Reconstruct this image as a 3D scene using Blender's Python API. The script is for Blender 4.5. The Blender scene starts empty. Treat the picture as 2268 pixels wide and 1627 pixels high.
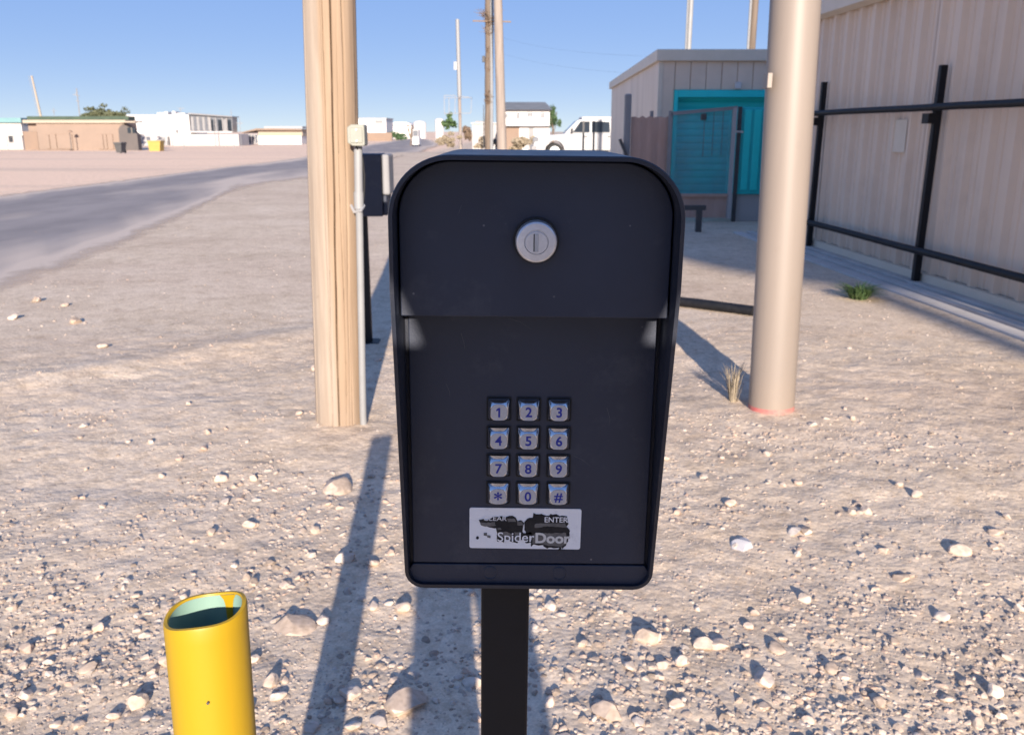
import bpy, bmesh, math, random
import numpy as np
from mathutils import Vector, Matrix, noise as mnoise

R = math.radians
rnd = random.Random(7)
nrng = np.random.RandomState(11)
scene = bpy.context.scene
C = scene.collection

# ------------------------------------------------------------------ camera
CAM_H, PITCH, FPX = 1.25, R(15.0), 1950.0      # FPX: focal length for a 2268 px wide frame
cam_d = bpy.data.cameras.new('camera')
cam = bpy.data.objects.new('camera', cam_d)
C.objects.link(cam)
cam.location = (0, 0, CAM_H)
cam.rotation_euler = (R(90) - PITCH, 0, 0)
cam_d.sensor_fit = 'HORIZONTAL'
cam_d.sensor_width = 36
cam_d.lens = FPX / 2268 * 36
cam_d.clip_start, cam_d.clip_end = 0.02, 6000
cam_d.dof.use_dof = True
cam_d.dof.focus_distance = 0.63
cam_d.dof.aperture_fstop = 22
scene.camera = cam

# ------------------------------------------------------------------ light
SUN_EL, SUN_AZ = 15.6, 4.6      # the sun stands behind the camera, a little to its right
wd = bpy.data.worlds.new('World')
scene.world = wd
wd.use_nodes = True
nt = wd.node_tree
nt.nodes.clear()
sky = nt.nodes.new('ShaderNodeTexSky')
sky.sky_type = 'NISHITA'
sky.sun_disc = False
sky.sun_elevation = R(SUN_EL)
sky.sun_rotation = R(180 - SUN_AZ)
sky.altitude = 800
sky.air_density = 0.5
sky.dust_density = 0.0
sky.ozone_density = 3.0
bg = nt.nodes.new('ShaderNodeBackground')
bg.inputs['Strength'].default_value = 0.15
wo = nt.nodes.new('ShaderNodeOutputWorld')
gam = nt.nodes.new('ShaderNodeGamma')          # softens the sky's own contrast, all round alike
gam.inputs['Gamma'].default_value = 0.18
hsv = nt.nodes.new('ShaderNodeHueSaturation')
hsv.inputs['Saturation'].default_value = 3.05
hsv.inputs['Value'].default_value = 1.05
hsv.inputs['Hue'].default_value = 0.527
nt.links.new(sky.outputs[0], gam.inputs[0])
nt.links.new(gam.outputs[0], hsv.inputs['Color'])
nt.links.new(hsv.outputs[0], bg.inputs[0])
nt.links.new(bg.outputs[0], wo.inputs[0])
sl = bpy.data.lights.new('sun', 'SUN')
sl.energy = 2.6
sl.angle = R(0.53)
sl.color = (1.0, 0.87, 0.74)
sun = bpy.data.objects.new('sun', sl)
C.objects.link(sun)
se, sa = R(SUN_EL), R(SUN_AZ)
SUN_DIR = Vector((math.sin(sa) * math.cos(se), -math.cos(sa) * math.cos(se), math.sin(se)))
sun.rotation_euler = SUN_DIR.to_track_quat('Z', 'Y').to_euler()
sun.location = SUN_DIR * 30
scene.view_settings.view_transform = 'Standard'
scene.view_settings.look = 'None'
scene.view_settings.exposure = 1.95
scene.view_settings.gamma = 1.0
scene.view_settings.use_curve_mapping = False
scene.cycles.max_bounces = 6
scene.cycles.transparent_max_bounces = 12

# ------------------------------------------------------------------ geometry helpers
CP, SP = math.cos(PITCH), math.sin(PITCH)


def ray(px, py):
    u, v = (px - 1134) / FPX, (813.5 - py) / FPX
    return Vector((u, CP + v * SP, -SP + v * CP))


def at(px, py, Y):
    d = ray(px, py)
    t = Y / d.y
    return Vector((d.x * t, Y, CAM_H + d.z * t))


def sstep(a, b, x):
    t = np.clip((np.asarray(x, float) - a) / (b - a), 0, 1)
    return t * t * (3 - 2 * t)


def vnoise(x, y, seed=0):
    x = np.asarray(x, float); y = np.asarray(y, float)
    xi = np.floor(x).astype(np.int64); yi = np.floor(y).astype(np.int64)
    fx, fy = x - xi, y - yi
    fx = fx * fx * (3 - 2 * fx); fy = fy * fy * (3 - 2 * fy)

    def h(a, b):
        n = (a * 374761393 + b * 668265263 + seed * 1442695041) & 0xffffffff
        n = ((n ^ (n >> 13)) * 1274126177) & 0xffffffff
        return ((n ^ (n >> 16)) & 0xffff) / 65535.0
    a, b = h(xi, yi), h(xi + 1, yi)
    c, d = h(xi, yi + 1), h(xi + 1, yi + 1)
    return (a + (b - a) * fx) * (1 - fy) + (c + (d - c) * fx) * fy - 0.5


def ground_z(x, y):
    x = np.asarray(x, float); y = np.asarray(y, float)
    d = np.hypot(x, y)
    z = -1.2 * sstep(45, 120, y)
    near = 1 - sstep(4.8, 7.2, d)
    z = z + near * (0.026 * vnoise(x * 1.3, y * 1.3, 1) + 0.009 * vnoise(x * 5, y * 5, 2)
                    + 0.007 * vnoise(x * 14, y * 14, 3) + 0.0045 * vnoise(x * 33, y * 33, 4))
    # wheel ridge that runs off towards the pole on the left
    s = y - (3.9 + (x + 3.0) * 0.95)
    z = z + 0.02 * np.exp(-(s / 0.25) ** 2) * sstep(-4.5, -2.5, x) * (1 - sstep(-1.2, -0.5, x))
    return z


def gz(x, y):
    return float(ground_z(x, y))


def G(px, py):
    d = ray(px, py)
    t = 0.5
    while t < 900:
        p = Vector((d.x * t, d.y * t, CAM_H + d.z * t))
        if p.z <= (gz(p.x, p.y) if p.y < 8 else -1.2 * float(sstep(45, 120, p.y))):
            break
        t *= 1.004
    return p


def lin(r, g, b):
    f = lambda c: (c / 255 / 12.92) if c / 255 <= 0.04045 else ((c / 255 + 0.055) / 1.055) ** 2.4
    return (f(r), f(g), f(b))


# ------------------------------------------------------------------ materials
def mat(name, c1, c2=None, scale=6.0, rough=0.6, metal=0.0, bump=0.0, bscale=40.0, stretch=(1, 1, 1), spec=0.5, mixw=(0.35, 0.65), detail=5, rvar=0.0, coat=0.0):
    m = bpy.data.materials.new(name)
    m.use_nodes = True
    n, l = m.node_tree.nodes, m.node_tree.links
    b = n['Principled BSDF']
    b.inputs['Roughness'].default_value = rough
    b.inputs['Metallic'].default_value = metal
    b.inputs['Specular IOR Level'].default_value = spec
    if coat:
        b.inputs['Coat Weight'].default_value = coat
        b.inputs['Coat Roughness'].default_value = 0.08
    b.inputs['Base Color'].default_value = (*c1, 1)
    if c2 or bump or rvar:
        tc = n.new('ShaderNodeTexCoord')
        mp = n.new('ShaderNodeMapping')
        mp.inputs['Scale'].default_value = stretch
        l.new(tc.outputs['Object'], mp.inputs[0])
    if c2 or rvar:
        tx = n.new('ShaderNodeTexNoise')
        tx.inputs['Scale'].default_value = scale
        tx.inputs['Detail'].default_value = detail
        tx.inputs['Roughness'].default_value = 0.6
        l.new(mp.outputs[0], tx.inputs['Vector'])
        cr = n.new('ShaderNodeValToRGB')
        cr.color_ramp.elements[0].position, cr.color_ramp.elements[1].position = mixw
        cr.color_ramp.elements[0].color = (*c1, 1)
        cr.color_ramp.elements[1].color = (*(c2 or c1), 1)
        l.new(tx.outputs[0], cr.inputs[0])
        l.new(cr.outputs[0], b.inputs['Base Color'])
        if rvar:
            mr = n.new('ShaderNodeMapRange')
            mr.inputs[1].default_value, mr.inputs[2].default_value = 0.3, 0.7
            mr.inputs[3].default_value, mr.inputs[4].default_value = rough - rvar, rough + rvar
            l.new(tx.outputs[0], mr.inputs[0])
            l.new(mr.outputs[0], b.inputs['Roughness'])
    if bump:
        t2 = n.new('ShaderNodeTexNoise')
        t2.inputs['Scale'].default_value = bscale
        t2.inputs['Detail'].default_value = 4
        l.new(mp.outputs[0], t2.inputs['Vector'])
        bp = n.new('ShaderNodeBump')
        bp.inputs['Strength'].default_value = bump
        bp.inputs['Distance'].default_value = 0.01
        l.new(t2.outputs[0], bp.inputs['Height'])
        l.new(bp.outputs[0], b.inputs['Normal'])
    return m


def ground_material():
    m = bpy.data.materials.new('caliche')
    m.use_nodes = True
    n, l = m.node_tree.nodes, m.node_tree.links
    b = n['Principled BSDF']
    b.inputs['Roughness'].default_value = 0.95
    b.inputs['Specular IOR Level'].default_value = 0.15
    geo = n.new('ShaderNodeNewGeometry')

    def noise(scale, detail, stretch=None):
        t = n.new('ShaderNodeTexNoise')
        t.inputs['Scale'].default_value = scale
        t.inputs['Detail'].default_value = detail
        t.inputs['Roughness'].default_value = 0.65
        if stretch:
            mp = n.new('ShaderNodeMapping')
            mp.inputs['Scale'].default_value = stretch
            l.new(geo.outputs['Position'], mp.inputs[0])
            l.new(mp.outputs[0], t.inputs['Vector'])
        else:
            l.new(geo.outputs['Position'], t.inputs['Vector'])
        return t

    def ramp(src, stops):
        r = n.new('ShaderNodeValToRGB')
        while len(r.color_ramp.elements) < len(stops):
            r.color_ramp.elements.new(0.5)
        for e, (p, c) in zip(r.color_ramp.elements, stops):
            e.position = p
            e.color = (*c, 1)
        l.new(src, r.inputs[0])
        return r

    def mix(f, a, c, mode='MIX'):
        x = n.new('ShaderNodeMix')
        x.data_type = 'RGBA'
        x.blend_type = mode
        if isinstance(f, float):
            x.inputs[0].default_value = f
        else:
            l.new(f, x.inputs[0])
        l.new(a, x.inputs[6])
        if isinstance(c, tuple):
            x.inputs[7].default_value = (*c, 1)
        else:
            l.new(c, x.inputs[7])
        return x.outputs[2]
    big = ramp(noise(0.9, 6).outputs[0], [(0.33, (0.53, 0.43, 0.325)), (0.5, (0.625, 0.515, 0.395)), (0.7, (0.69, 0.58, 0.46))])
    # brown damp patches
    pt = ramp(noise(2.3, 5).outputs[0], [(0.60, (0, 0, 0)), (0.74, (0.75, 0.75, 0.75))])
    col = mix(pt.outputs[0], big.outputs[0], (0.44, 0.34, 0.255))
    # tracks across the far lot
    tr = ramp(noise(0.35, 4, (0.16, 1.0, 1.0)).outputs[0], [(0.52, (0, 0, 0)), (0.68, (0.55, 0.55, 0.55))])
    col = mix(tr.outputs[0], col, (0.51, 0.395, 0.305))
    # paler, peach-coloured graded soil of the lot across the road
    sp = n.new('ShaderNodeSeparateXYZ')
    l.new(geo.outputs['Position'], sp.inputs[0])
    lot = n.new('ShaderNodeMath')
    lot.operation = 'MULTIPLY_ADD'
    l.new(sp.outputs['X'], lot.inputs[0])
    lot.inputs[1].default_value = -0.45
    l.new(noise(0.5, 4).outputs[0], lot.inputs[2])
    lm = n.new('ShaderNodeMapRange')
    lm.inputs[1].default_value, lm.inputs[2].default_value = 4.3, 5.6
    l.new(lot.outputs[0], lm.inputs[0])
    col = mix(lm.outputs[0], col, (0.85, 0.63, 0.465))
    tr2 = ramp(noise(0.22, 4, (0.1, 1.0, 1.0)).outputs[0], [(0.5, (0, 0, 0)), (0.66, (0.5, 0.5, 0.5))])
    col = mix(tr2.outputs[0], col, (0.54, 0.42, 0.335))
    # mottling: finer dust and browner grit lying in patches
    mo = ramp(noise(7.5, 6).outputs[0], [(0.34, (0.83, 0.805, 0.775)), (0.50, (1.03, 1.025, 1.02)), (0.68, (1.10, 1.10, 1.10))])
    col = mix(0.85, col, mo.outputs[0], 'MULTIPLY')
    gr2 = ramp(noise(34, 4).outputs[0], [(0.32, (0.86, 0.85, 0.84)), (0.52, (1.04, 1.04, 1.04)), (0.72, (1.10, 1.10, 1.10))])
    col = mix(0.8, col, gr2.outputs[0], 'MULTIPLY')
    # pebbly colour
    vo = n.new('ShaderNodeTexVoronoi')
    vo.inputs['Scale'].default_value = 55
    l.new(geo.outputs['Position'], vo.inputs['Vector'])
    pr = ramp(vo.outputs['Color'], [(0.1, (0.84, 0.82, 0.80)), (0.55, (1.0, 1.0, 1.0)), (0.95, (1.12, 1.11, 1.1))])
    col = mix(0.8, col, pr.outputs[0], 'MULTIPLY')
    fr = ramp(noise(160, 3).outputs[0], [(0.35, (0.8, 0.79, 0.78)), (0.65, (1.12, 1.12, 1.12))])
    col = mix(0.8, col, fr.outputs[0], 'MULTIPLY')
    l.new(col, b.inputs['Base Color'])
    h1 = noise(28, 6)
    add = n.new('ShaderNodeMath')
    add.operation = 'MULTIPLY_ADD'
    l.new(vo.outputs['Distance'], add.inputs[0])
    add.inputs[1].default_value = -0.55
    l.new(h1.outputs[0], add.inputs[2])
    bp = n.new('ShaderNodeBump')
    bp.inputs['Strength'].default_value = 0.4
    bp.inputs['Distance'].default_value = 0.008
    l.new(add.outputs[0], bp.inputs['Height'])
    l.new(bp.outputs[0], b.inputs['Normal'])
    return m


def stone_material(name, shift=1.0):
    m = bpy.data.materials.new(name)
    m.use_nodes = True
    n, l = m.node_tree.nodes, m.node_tree.links
    b = n['Principled BSDF']
    b.inputs['Roughness'].default_value = 0.9
    b.inputs['Specular IOR Level'].default_value = 0.2
    geo = n.new('ShaderNodeNewGeometry')
    oi = n.new('ShaderNodeObjectInfo')
    ad = n.new('ShaderNodeMath')
    ad.operation = 'ADD'
    l.new(geo.outputs['Random Per Island'], ad.inputs[0])
    l.new(oi.outputs['Random'], ad.inputs[1])
    fr = n.new('ShaderNodeMath')
    fr.operation = 'FRACT'
    l.new(ad.outputs[0], fr.inputs[0])
    r = n.new('ShaderNodeValToRGB')
    st = [(0.0, (0.36, 0.29, 0.235)), (0.14, (0.50, 0.40, 0.32)), (0.3, (0.56, 0.455, 0.37)), (0.55, (0.60, 0.495, 0.41)), (0.75, (0.68, 0.60, 0.52)), (0.88, (0.64, 0.46, 0.35)), (1.0, (0.50, 0.45, 0.40))]
    while len(r.color_ramp.elements) < len(st):
        r.color_ramp.elements.new(0.5)
    for e, (p, c) in zip(r.color_ramp.elements, st):
        e.position = p
        e.color = (*[min(0.8, q * shift) for q in c], 1)
    l.new(fr.outputs[0], r.inputs[0])
    t = n.new('ShaderNodeTexNoise')
    t.inputs['Scale'].default_value = 60
    t.inputs['Detail'].default_value = 5
    l.new(geo.outputs['Position'], t.inputs['Vector'])
    r2 = n.new('ShaderNodeValToRGB')
    r2.color_ramp.elements[0].position, r2.color_ramp.elements[1].position = 0.3, 0.7
    r2.color_ramp.elements[0].color = (0.72, 0.70, 0.68, 1)
    r2.color_ramp.elements[1].color = (1.15, 1.15, 1.15, 1)
    l.new(t.outputs[0], r2.inputs[0])
    x = n.new('ShaderNodeMix')
    x.data_type = 'RGBA'
    x.blend_type = 'MULTIPLY'
    x.inputs[0].default_value = 0.85
    l.new(r.outputs[0], x.inputs[6])
    l.new(r2.outputs[0], x.inputs[7])
    l.new(x.outputs[2], b.inputs['Base Color'])
    bp = n.new('ShaderNodeBump')
    bp.inputs['Strength'].default_value = 0.4
    bp.inputs['Distance'].default_value = 0.004
    l.new(t.outputs[0], bp.inputs['Height'])
    l.new(bp.outputs[0], b.inputs['Normal'])
    return m


M = {}
M['ground'] = ground_material()
M['stone'] = stone_material('limestone', 0.92)
M['gravel'] = stone_material('gravel_mix', 0.76)
M['asphalt'] = mat('old_asphalt', (0.215, 0.192, 0.186), (0.29, 0.258, 0.245), 1.2, 0.9, bump=0.3, bscale=90, stretch=(1, 0.35, 1))
M['concrete'] = mat('concrete', (0.46, 0.43, 0.40), (0.56, 0.525, 0.49), 3, 0.9, bump=0.15)
M['black'] = mat('black_powder_coat', (0.0150, 0.0215, 0.0420), (0.0200, 0.0275, 0.0500), 14, 0.5, bump=0.05, bscale=900, rvar=0.06)
M['black_gloss'] = mat('black_visor', (0.011, 0.0150, 0.0270), (0.016, 0.021, 0.036), 20, 0.42, bump=0.04, bscale=900, rvar=0.06)
M['black_steel'] = mat('black_painted_steel', (0.006, 0.0065, 0.009), (0.010, 0.0105, 0.013), 25, 0.55, rvar=0.08, spec=0.3)
M['rubber'] = mat('black_rubber', (0.012, 0.012, 0.013), None, rough=0.7)
M['chrome'] = mat('key_metal', (0.74, 0.75, 0.78), (0.66, 0.67, 0.70), 300, 0.2, 1.0)
M['keyface'] = mat('key_face', (0.52, 0.52, 0.54), (0.45, 0.45, 0.47), 350, 0.5, 0.35)
M['lockmetal'] = mat('lock_metal', (0.82, 0.82, 0.83), (0.74, 0.74, 0.75), 260, 0.38, 0.7)
M['blueink'] = mat('blue_ink', (0.010, 0.022, 0.26), (0.015, 0.03, 0.32), 300, 0.5)
M['labelwhite'] = mat('label_white', (0.84, 0.84, 0.84), (0.80, 0.80, 0.81), 60, 0.3)
M['labelblack'] = mat('label_black', (0.008, 0.008, 0.011), (0.022, 0.021, 0.022), 120, 0.6, spec=0.3)
M['labelgrey'] = mat('label_worn', (0.085, 0.082, 0.08), (0.16, 0.15, 0.14), 150, 0.6)
M['labelcream'] = mat('label_cream', (0.62, 0.60, 0.56), None, rough=0.5)
M['yellow'] = mat('yellow_paint', (0.40, 0.252, 0.005), (0.365, 0.226, 0.0045), 7, 0.5, bump=0.06, bscale=30, stretch=(1, 1, 0.2))
M['greenpaint'] = mat('pale_green_primer', (0.22, 0.35, 0.29), (0.185, 0.30, 0.25), 14, 0.6)
M['beigepole'] = mat('beige_paint', (0.255, 0.215, 0.185), (0.228, 0.192, 0.165), 3, 0.5, bump=0.06, bscale=25, stretch=(1, 1, 0.15))
M['pinkpaint'] = mat('pink_paint', (0.47, 0.12, 0.115), (0.42, 0.20, 0.17), 30, 0.6)
M['galv'] = mat('galvanised', (0.42, 0.43, 0.44), (0.52, 0.53, 0.54), 20, 0.45, 0.4)
M['pvc'] = mat('grey_pvc', (0.235, 0.24, 0.245), (0.26, 0.265, 0.27), 9, 0.5)
M['boxgrey'] = mat('pale_green_box', (0.27, 0.275, 0.235), (0.235, 0.24, 0.205), 16, 0.55)
M['beigewall'] = mat('beige_sheet_metal', (0.76, 0.605, 0.47), (0.69, 0.545, 0.42), 2.2, 0.5, stretch=(1, 1, 0.25), rvar=0.05, bump=0.12, bscale=3)
M['beigetrim'] = mat('beige_trim', (0.70, 0.60, 0.48), (0.65, 0.56, 0.44), 4, 0.5)
M['teal'] = mat('teal_paint', (0.012, 0.60, 0.60), (0.014, 0.64, 0.64), 4, 0.42)
M['tealdeep'] = mat('deep_teal_paint', (0.008, 0.45, 0.48), (0.010, 0.50, 0.53), 5, 0.4)
M['brownscreen'] = mat('brown_screen', (0.40, 0.265, 0.215), (0.47, 0.325, 0.27), 3, 0.85, stretch=(3, 3, 0.6))
M['tan'] = mat('tan_stucco', (0.265, 0.20, 0.16), (0.24, 0.183, 0.147), 0.5, 0.9)
M['tandark'] = mat('tan_stucco_weathered', (0.25, 0.18, 0.135), (0.22, 0.16, 0.125), 0.5, 0.9)
M['greystucco'] = mat('grey_stucco', (0.10, 0.09, 0.088), (0.12, 0.105, 0.10), 0.6, 0.9)
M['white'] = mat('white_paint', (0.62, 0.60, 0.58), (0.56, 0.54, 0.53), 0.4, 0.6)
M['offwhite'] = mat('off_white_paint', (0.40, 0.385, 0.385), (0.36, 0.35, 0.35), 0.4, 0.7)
M['cream'] = mat('cream_paint', (0.38, 0.32, 0.25), (0.34, 0.29, 0.23), 0.4, 0.8)
M['greenroof'] = mat('green_roof', (0.035, 0.06, 0.04), (0.05, 0.08, 0.05), 1, 0.7)
M['tealroof'] = mat('teal_roof', (0.13, 0.26, 0.28), (0.16, 0.30, 0.31), 1, 0.7)
M['greyroof'] = mat('grey_roof', (0.14, 0.15, 0.16), (0.18, 0.19, 0.20), 1, 0.8)
M['darkglass'] = mat('dark_glass', (0.025, 0.032, 0.042), None, rough=0.04)
M['greyglass'] = mat('grey_glass', (0.11, 0.12, 0.14), (0.15, 0.16, 0.18), 0.8, 0.25)
M['darkgrey'] = mat('dark_grey', (0.05, 0.05, 0.055), (0.07, 0.07, 0.07), 3, 0.6)
M['midgrey'] = mat('mid_grey', (0.20, 0.20, 0.21), (0.24, 0.24, 0.245), 3, 0.6)
M['carpaint'] = mat('white_car_paint', (0.33, 0.335, 0.345), (0.31, 0.315, 0.325), 2, 0.35, coat=0.4)
M['tyre'] = mat('tyre_rubber', (0.02, 0.02, 0.02), None, rough=0.8)
M['yellowbin'] = mat('yellow_bin', (0.42, 0.28, 0.06), (0.38, 0.25, 0.05), 2, 0.6)
M['greywood'] = mat('weathered_pole_wood', (0.23, 0.19, 0.165), (0.30, 0.255, 0.22), 6, 0.85, stretch=(2, 2, 0.12))
M['darkwood'] = mat('dark_pole_wood', (0.11, 0.085, 0.065), (0.18, 0.14, 0.11), 6, 0.9, stretch=(2, 2, 0.12), bump=0.3, bscale=20)
M['leaf'] = mat('olive_leaves', (0.075, 0.09, 0.045), (0.11, 0.115, 0.06), 1.2, 0.7)
M['leafgreen'] = mat('green_leaves', (0.055, 0.105, 0.035), (0.10, 0.165, 0.06), 30, 0.6)
M['leafdark'] = mat('dark_green_leaves', (0.035, 0.075, 0.03), (0.07, 0.12, 0.05), 1, 0.7)
M['drystem'] = mat('dry_straw', (0.26, 0.215, 0.155), (0.33, 0.275, 0.20), 30, 0.8)
M['twig'] = mat('dry_twigs', (0.16, 0.11, 0.075), (0.23, 0.165, 0.115), 3, 0.9)
M['slab'] = mat('grey_slab', (0.44, 0.43, 0.44), (0.52, 0.50, 0.50), 30, 0.9)
M['scuff'] = mat('bare_scuff', (0.055, 0.06, 0.075), (0.08, 0.085, 0.10), 200, 0.5)
M['skin'] = mat('skin', (0.45, 0.27, 0.20), None, rough=0.5)
M['shirt'] = mat('grey_shirt', (0.10, 0.11, 0.13), (0.13, 0.14, 0.16), 8, 0.85)
M['jeans'] = mat('blue_jeans', (0.04, 0.055, 0.10), (0.06, 0.08, 0.13), 20, 0.9)
M['hair'] = mat('dark_hair', (0.02, 0.015, 0.012), None, rough=0.6)
M['wire'] = mat('black_cable', (0.02, 0.02, 0.02), None, rough=0.6)

def dusty(m, seed):
    n, l = m.node_tree.nodes, m.node_tree.links
    b = n['Principled BSDF']
    src = b.inputs['Base Color'].links[0].from_socket
    tc = n.new('ShaderNodeTexCoord')
    vo = n.new('ShaderNodeTexVoronoi')
    vo.inputs['Scale'].default_value = 62
    vo.inputs['Randomness'].default_value = 1
    l.new(tc.outputs['Object'], vo.inputs['Vector'])
    lt = n.new('ShaderNodeMapRange')
    lt.inputs[1].default_value, lt.inputs[2].default_value = 0.060, 0.03
    l.new(vo.outputs['Distance'], lt.inputs[0])
    t1 = n.new('ShaderNodeTexNoise')
    t1.inputs['Scale'].default_value = 17 + seed
    t1.inputs['Detail'].default_value = 7
    t1.inputs['Roughness'].default_value = 0.7
    l.new(tc.outputs['Object'], t1.inputs['Vector'])
    sm = n.new('ShaderNodeMapRange')
    sm.inputs[1].default_value, sm.inputs[2].default_value = 0.56, 0.80
    sm.inputs[4].default_value = 0.10
    l.new(t1.outputs[0], sm.inputs[0])
    mx_ = n.new('ShaderNodeMath')
    mx_.operation = 'MULTIPLY'
    l.new(lt.outputs[0], mx_.inputs[0])
    mx_.inputs[1].default_value = 0.4
    pick = n.new('ShaderNodeMapRange')      # only some of the cells carry a speck, each of its own strength
    pick.inputs[1].default_value, pick.inputs[2].default_value = 0.62, 0.9
    pick.inputs[4].default_value = 0.55
    sepc = n.new('ShaderNodeSeparateColor')
    l.new(vo.outputs['Color'], sepc.inputs[0])
    l.new(sepc.outputs[0], pick.inputs[0])
    l.new(pick.outputs[0], mx_.inputs[1])
    ad_ = n.new('ShaderNodeMath')
    ad_.operation = 'MAXIMUM'
    l.new(mx_.outputs[0], ad_.inputs[0])
    l.new(sm.outputs[0], ad_.inputs[1])
    x = n.new('ShaderNodeMix')
    x.data_type = 'RGBA'
    l.new(ad_.outputs[0], x.inputs[0])
    l.new(src, x.inputs[6])
    x.inputs[7].default_value = (0.30, 0.29, 0.30, 1)
    l.new(x.outputs[2], b.inputs['Base Color'])


dusty(M['black'], 0)
dusty(M['black_gloss'], 5)

def wood_pole_material():
    """pine pole: pale on one side, ochre on the weathered side, grain along z; object coordinates"""
    m = bpy.data.materials.new('pine_pole')
    m.use_nodes = True
    n, l = m.node_tree.nodes, m.node_tree.links
    b = n['Principled BSDF']
    b.inputs['Roughness'].default_value = 0.8
    b.inputs['Specular IOR Level'].default_value = 0.2
    tc = n.new('ShaderNodeTexCoord')
    mp = n.new('ShaderNodeMapping')
    mp.inputs['Scale'].default_value = (1, 1, 0.06)
    l.new(tc.outputs['Object'], mp.inputs[0])
    g = n.new('ShaderNodeTexNoise')
    g.inputs['Scale'].default_value = 38
    g.inputs['Detail'].default_value = 7
    g.inputs['Roughness'].default_value = 0.65
    l.new(mp.outputs[0], g.inputs['Vector'])
    g2 = n.new('ShaderNodeTexNoise')
    g2.inputs['Scale'].default_value = 9
    g2.inputs['Detail'].default_value = 3
    l.new(mp.outputs[0], g2.inputs['Vector'])
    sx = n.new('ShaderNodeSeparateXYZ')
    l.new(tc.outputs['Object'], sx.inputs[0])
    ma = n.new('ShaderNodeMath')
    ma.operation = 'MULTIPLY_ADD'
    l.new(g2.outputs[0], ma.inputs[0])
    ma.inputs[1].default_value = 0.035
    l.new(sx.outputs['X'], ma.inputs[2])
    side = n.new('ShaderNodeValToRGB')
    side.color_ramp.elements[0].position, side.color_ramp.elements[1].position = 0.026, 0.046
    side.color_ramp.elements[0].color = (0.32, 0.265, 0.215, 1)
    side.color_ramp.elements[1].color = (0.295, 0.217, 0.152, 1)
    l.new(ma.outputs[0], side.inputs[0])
    gr = n.new('ShaderNodeValToRGB')
    gr.color_ramp.elements[0].position, gr.color_ramp.elements[1].position = 0.28, 0.62
    gr.color_ramp.elements[0].color = (0.86, 0.83, 0.80, 1)
    gr.color_ramp.elements[1].color = (1.08, 1.08, 1.08, 1)
    l.new(g.outputs[0], gr.inputs[0])
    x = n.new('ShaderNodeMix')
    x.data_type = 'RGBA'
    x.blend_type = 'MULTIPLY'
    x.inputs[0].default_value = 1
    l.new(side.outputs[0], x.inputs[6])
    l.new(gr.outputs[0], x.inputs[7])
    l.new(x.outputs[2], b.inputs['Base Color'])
    bp = n.new('ShaderNodeBump')
    bp.inputs['Strength'].default_value = 0.35
    bp.inputs['Distance'].default_value = 0.006
    l.new(g.outputs[0], bp.inputs['Height'])
    l.new(bp.outputs[0], b.inputs['Normal'])
    return m


M['pine'] = wood_pole_material()


def weathered(m, col, scale, lo, hi, amount, z0=None, z1=None, zcol=(0.42, 0.34, 0.27)):
    n, l = m.node_tree.nodes, m.node_tree.links
    b = n['Principled BSDF']
    tc = n.new('ShaderNodeTexCoord')
    tx = n.new('ShaderNodeTexNoise')
    tx.inputs['Scale'].default_value = scale
    tx.inputs['Detail'].default_value = 8
    tx.inputs['Roughness'].default_value = 0.68
    l.new(tc.outputs['Object'], tx.inputs['Vector'])
    mr = n.new('ShaderNodeMapRange')
    mr.inputs[1].default_value, mr.inputs[2].default_value = lo, hi
    mr.inputs[4].default_value = amount
    l.new(tx.outputs[0], mr.inputs[0])
    x = n.new('ShaderNodeMix')
    x.data_type = 'RGBA'
    l.new(mr.outputs[0], x.inputs[0])
    l.new(b.inputs['Base Color'].links[0].from_socket, x.inputs[6])
    x.inputs[7].default_value = (*col, 1)
    out = x.outputs[2]
    if z0 is not None:                                   # splashed dust on the foot
        sx = n.new('ShaderNodeSeparateXYZ')
        l.new(tc.outputs['Object'], sx.inputs[0])
        ma = n.new('ShaderNodeMath')
        ma.operation = 'MULTIPLY_ADD'
        l.new(tx.outputs[0], ma.inputs[0])
        ma.inputs[1].default_value = 0.25
        l.new(sx.outputs['Z'], ma.inputs[2])
        zr = n.new('ShaderNodeMapRange')
        zr.inputs[1].default_value, zr.inputs[2].default_value = z1, z0
        zr.inputs[4].default_value = 0.55
        l.new(ma.outputs[0], zr.inputs[0])
        y = n.new('ShaderNodeMix')
        y.data_type = 'RGBA'
        l.new(zr.outputs[0], y.inputs[0])
        l.new(out, y.inputs[6])
        y.inputs[7].default_value = (*zcol, 1)
        out = y.outputs[2]
    l.new(out, b.inputs['Base Color'])


weathered(M['beigepole'], (0.20, 0.155, 0.125), 9, 0.60, 0.78, 0.35, 0.12, 0.32, (0.27, 0.215, 0.17))
weathered(M['yellow'], (0.16, 0.085, 0.02), 55, 0.70, 0.735, 0.75)
weathered(M['beigewall'], (0.40, 0.31, 0.25), 1.1, 0.52, 0.75, 0.35, 0.10, 0.45, (0.50, 0.40, 0.31))
weathered(M['pine'], (0.12, 0.085, 0.06), 14, 0.66, 0.74, 0.55, 0.18, 0.42, (0.27, 0.21, 0.165))
weathered(M['labelwhite'], (0.45, 0.45, 0.46), 120, 0.55, 0.75, 0.5)

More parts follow.
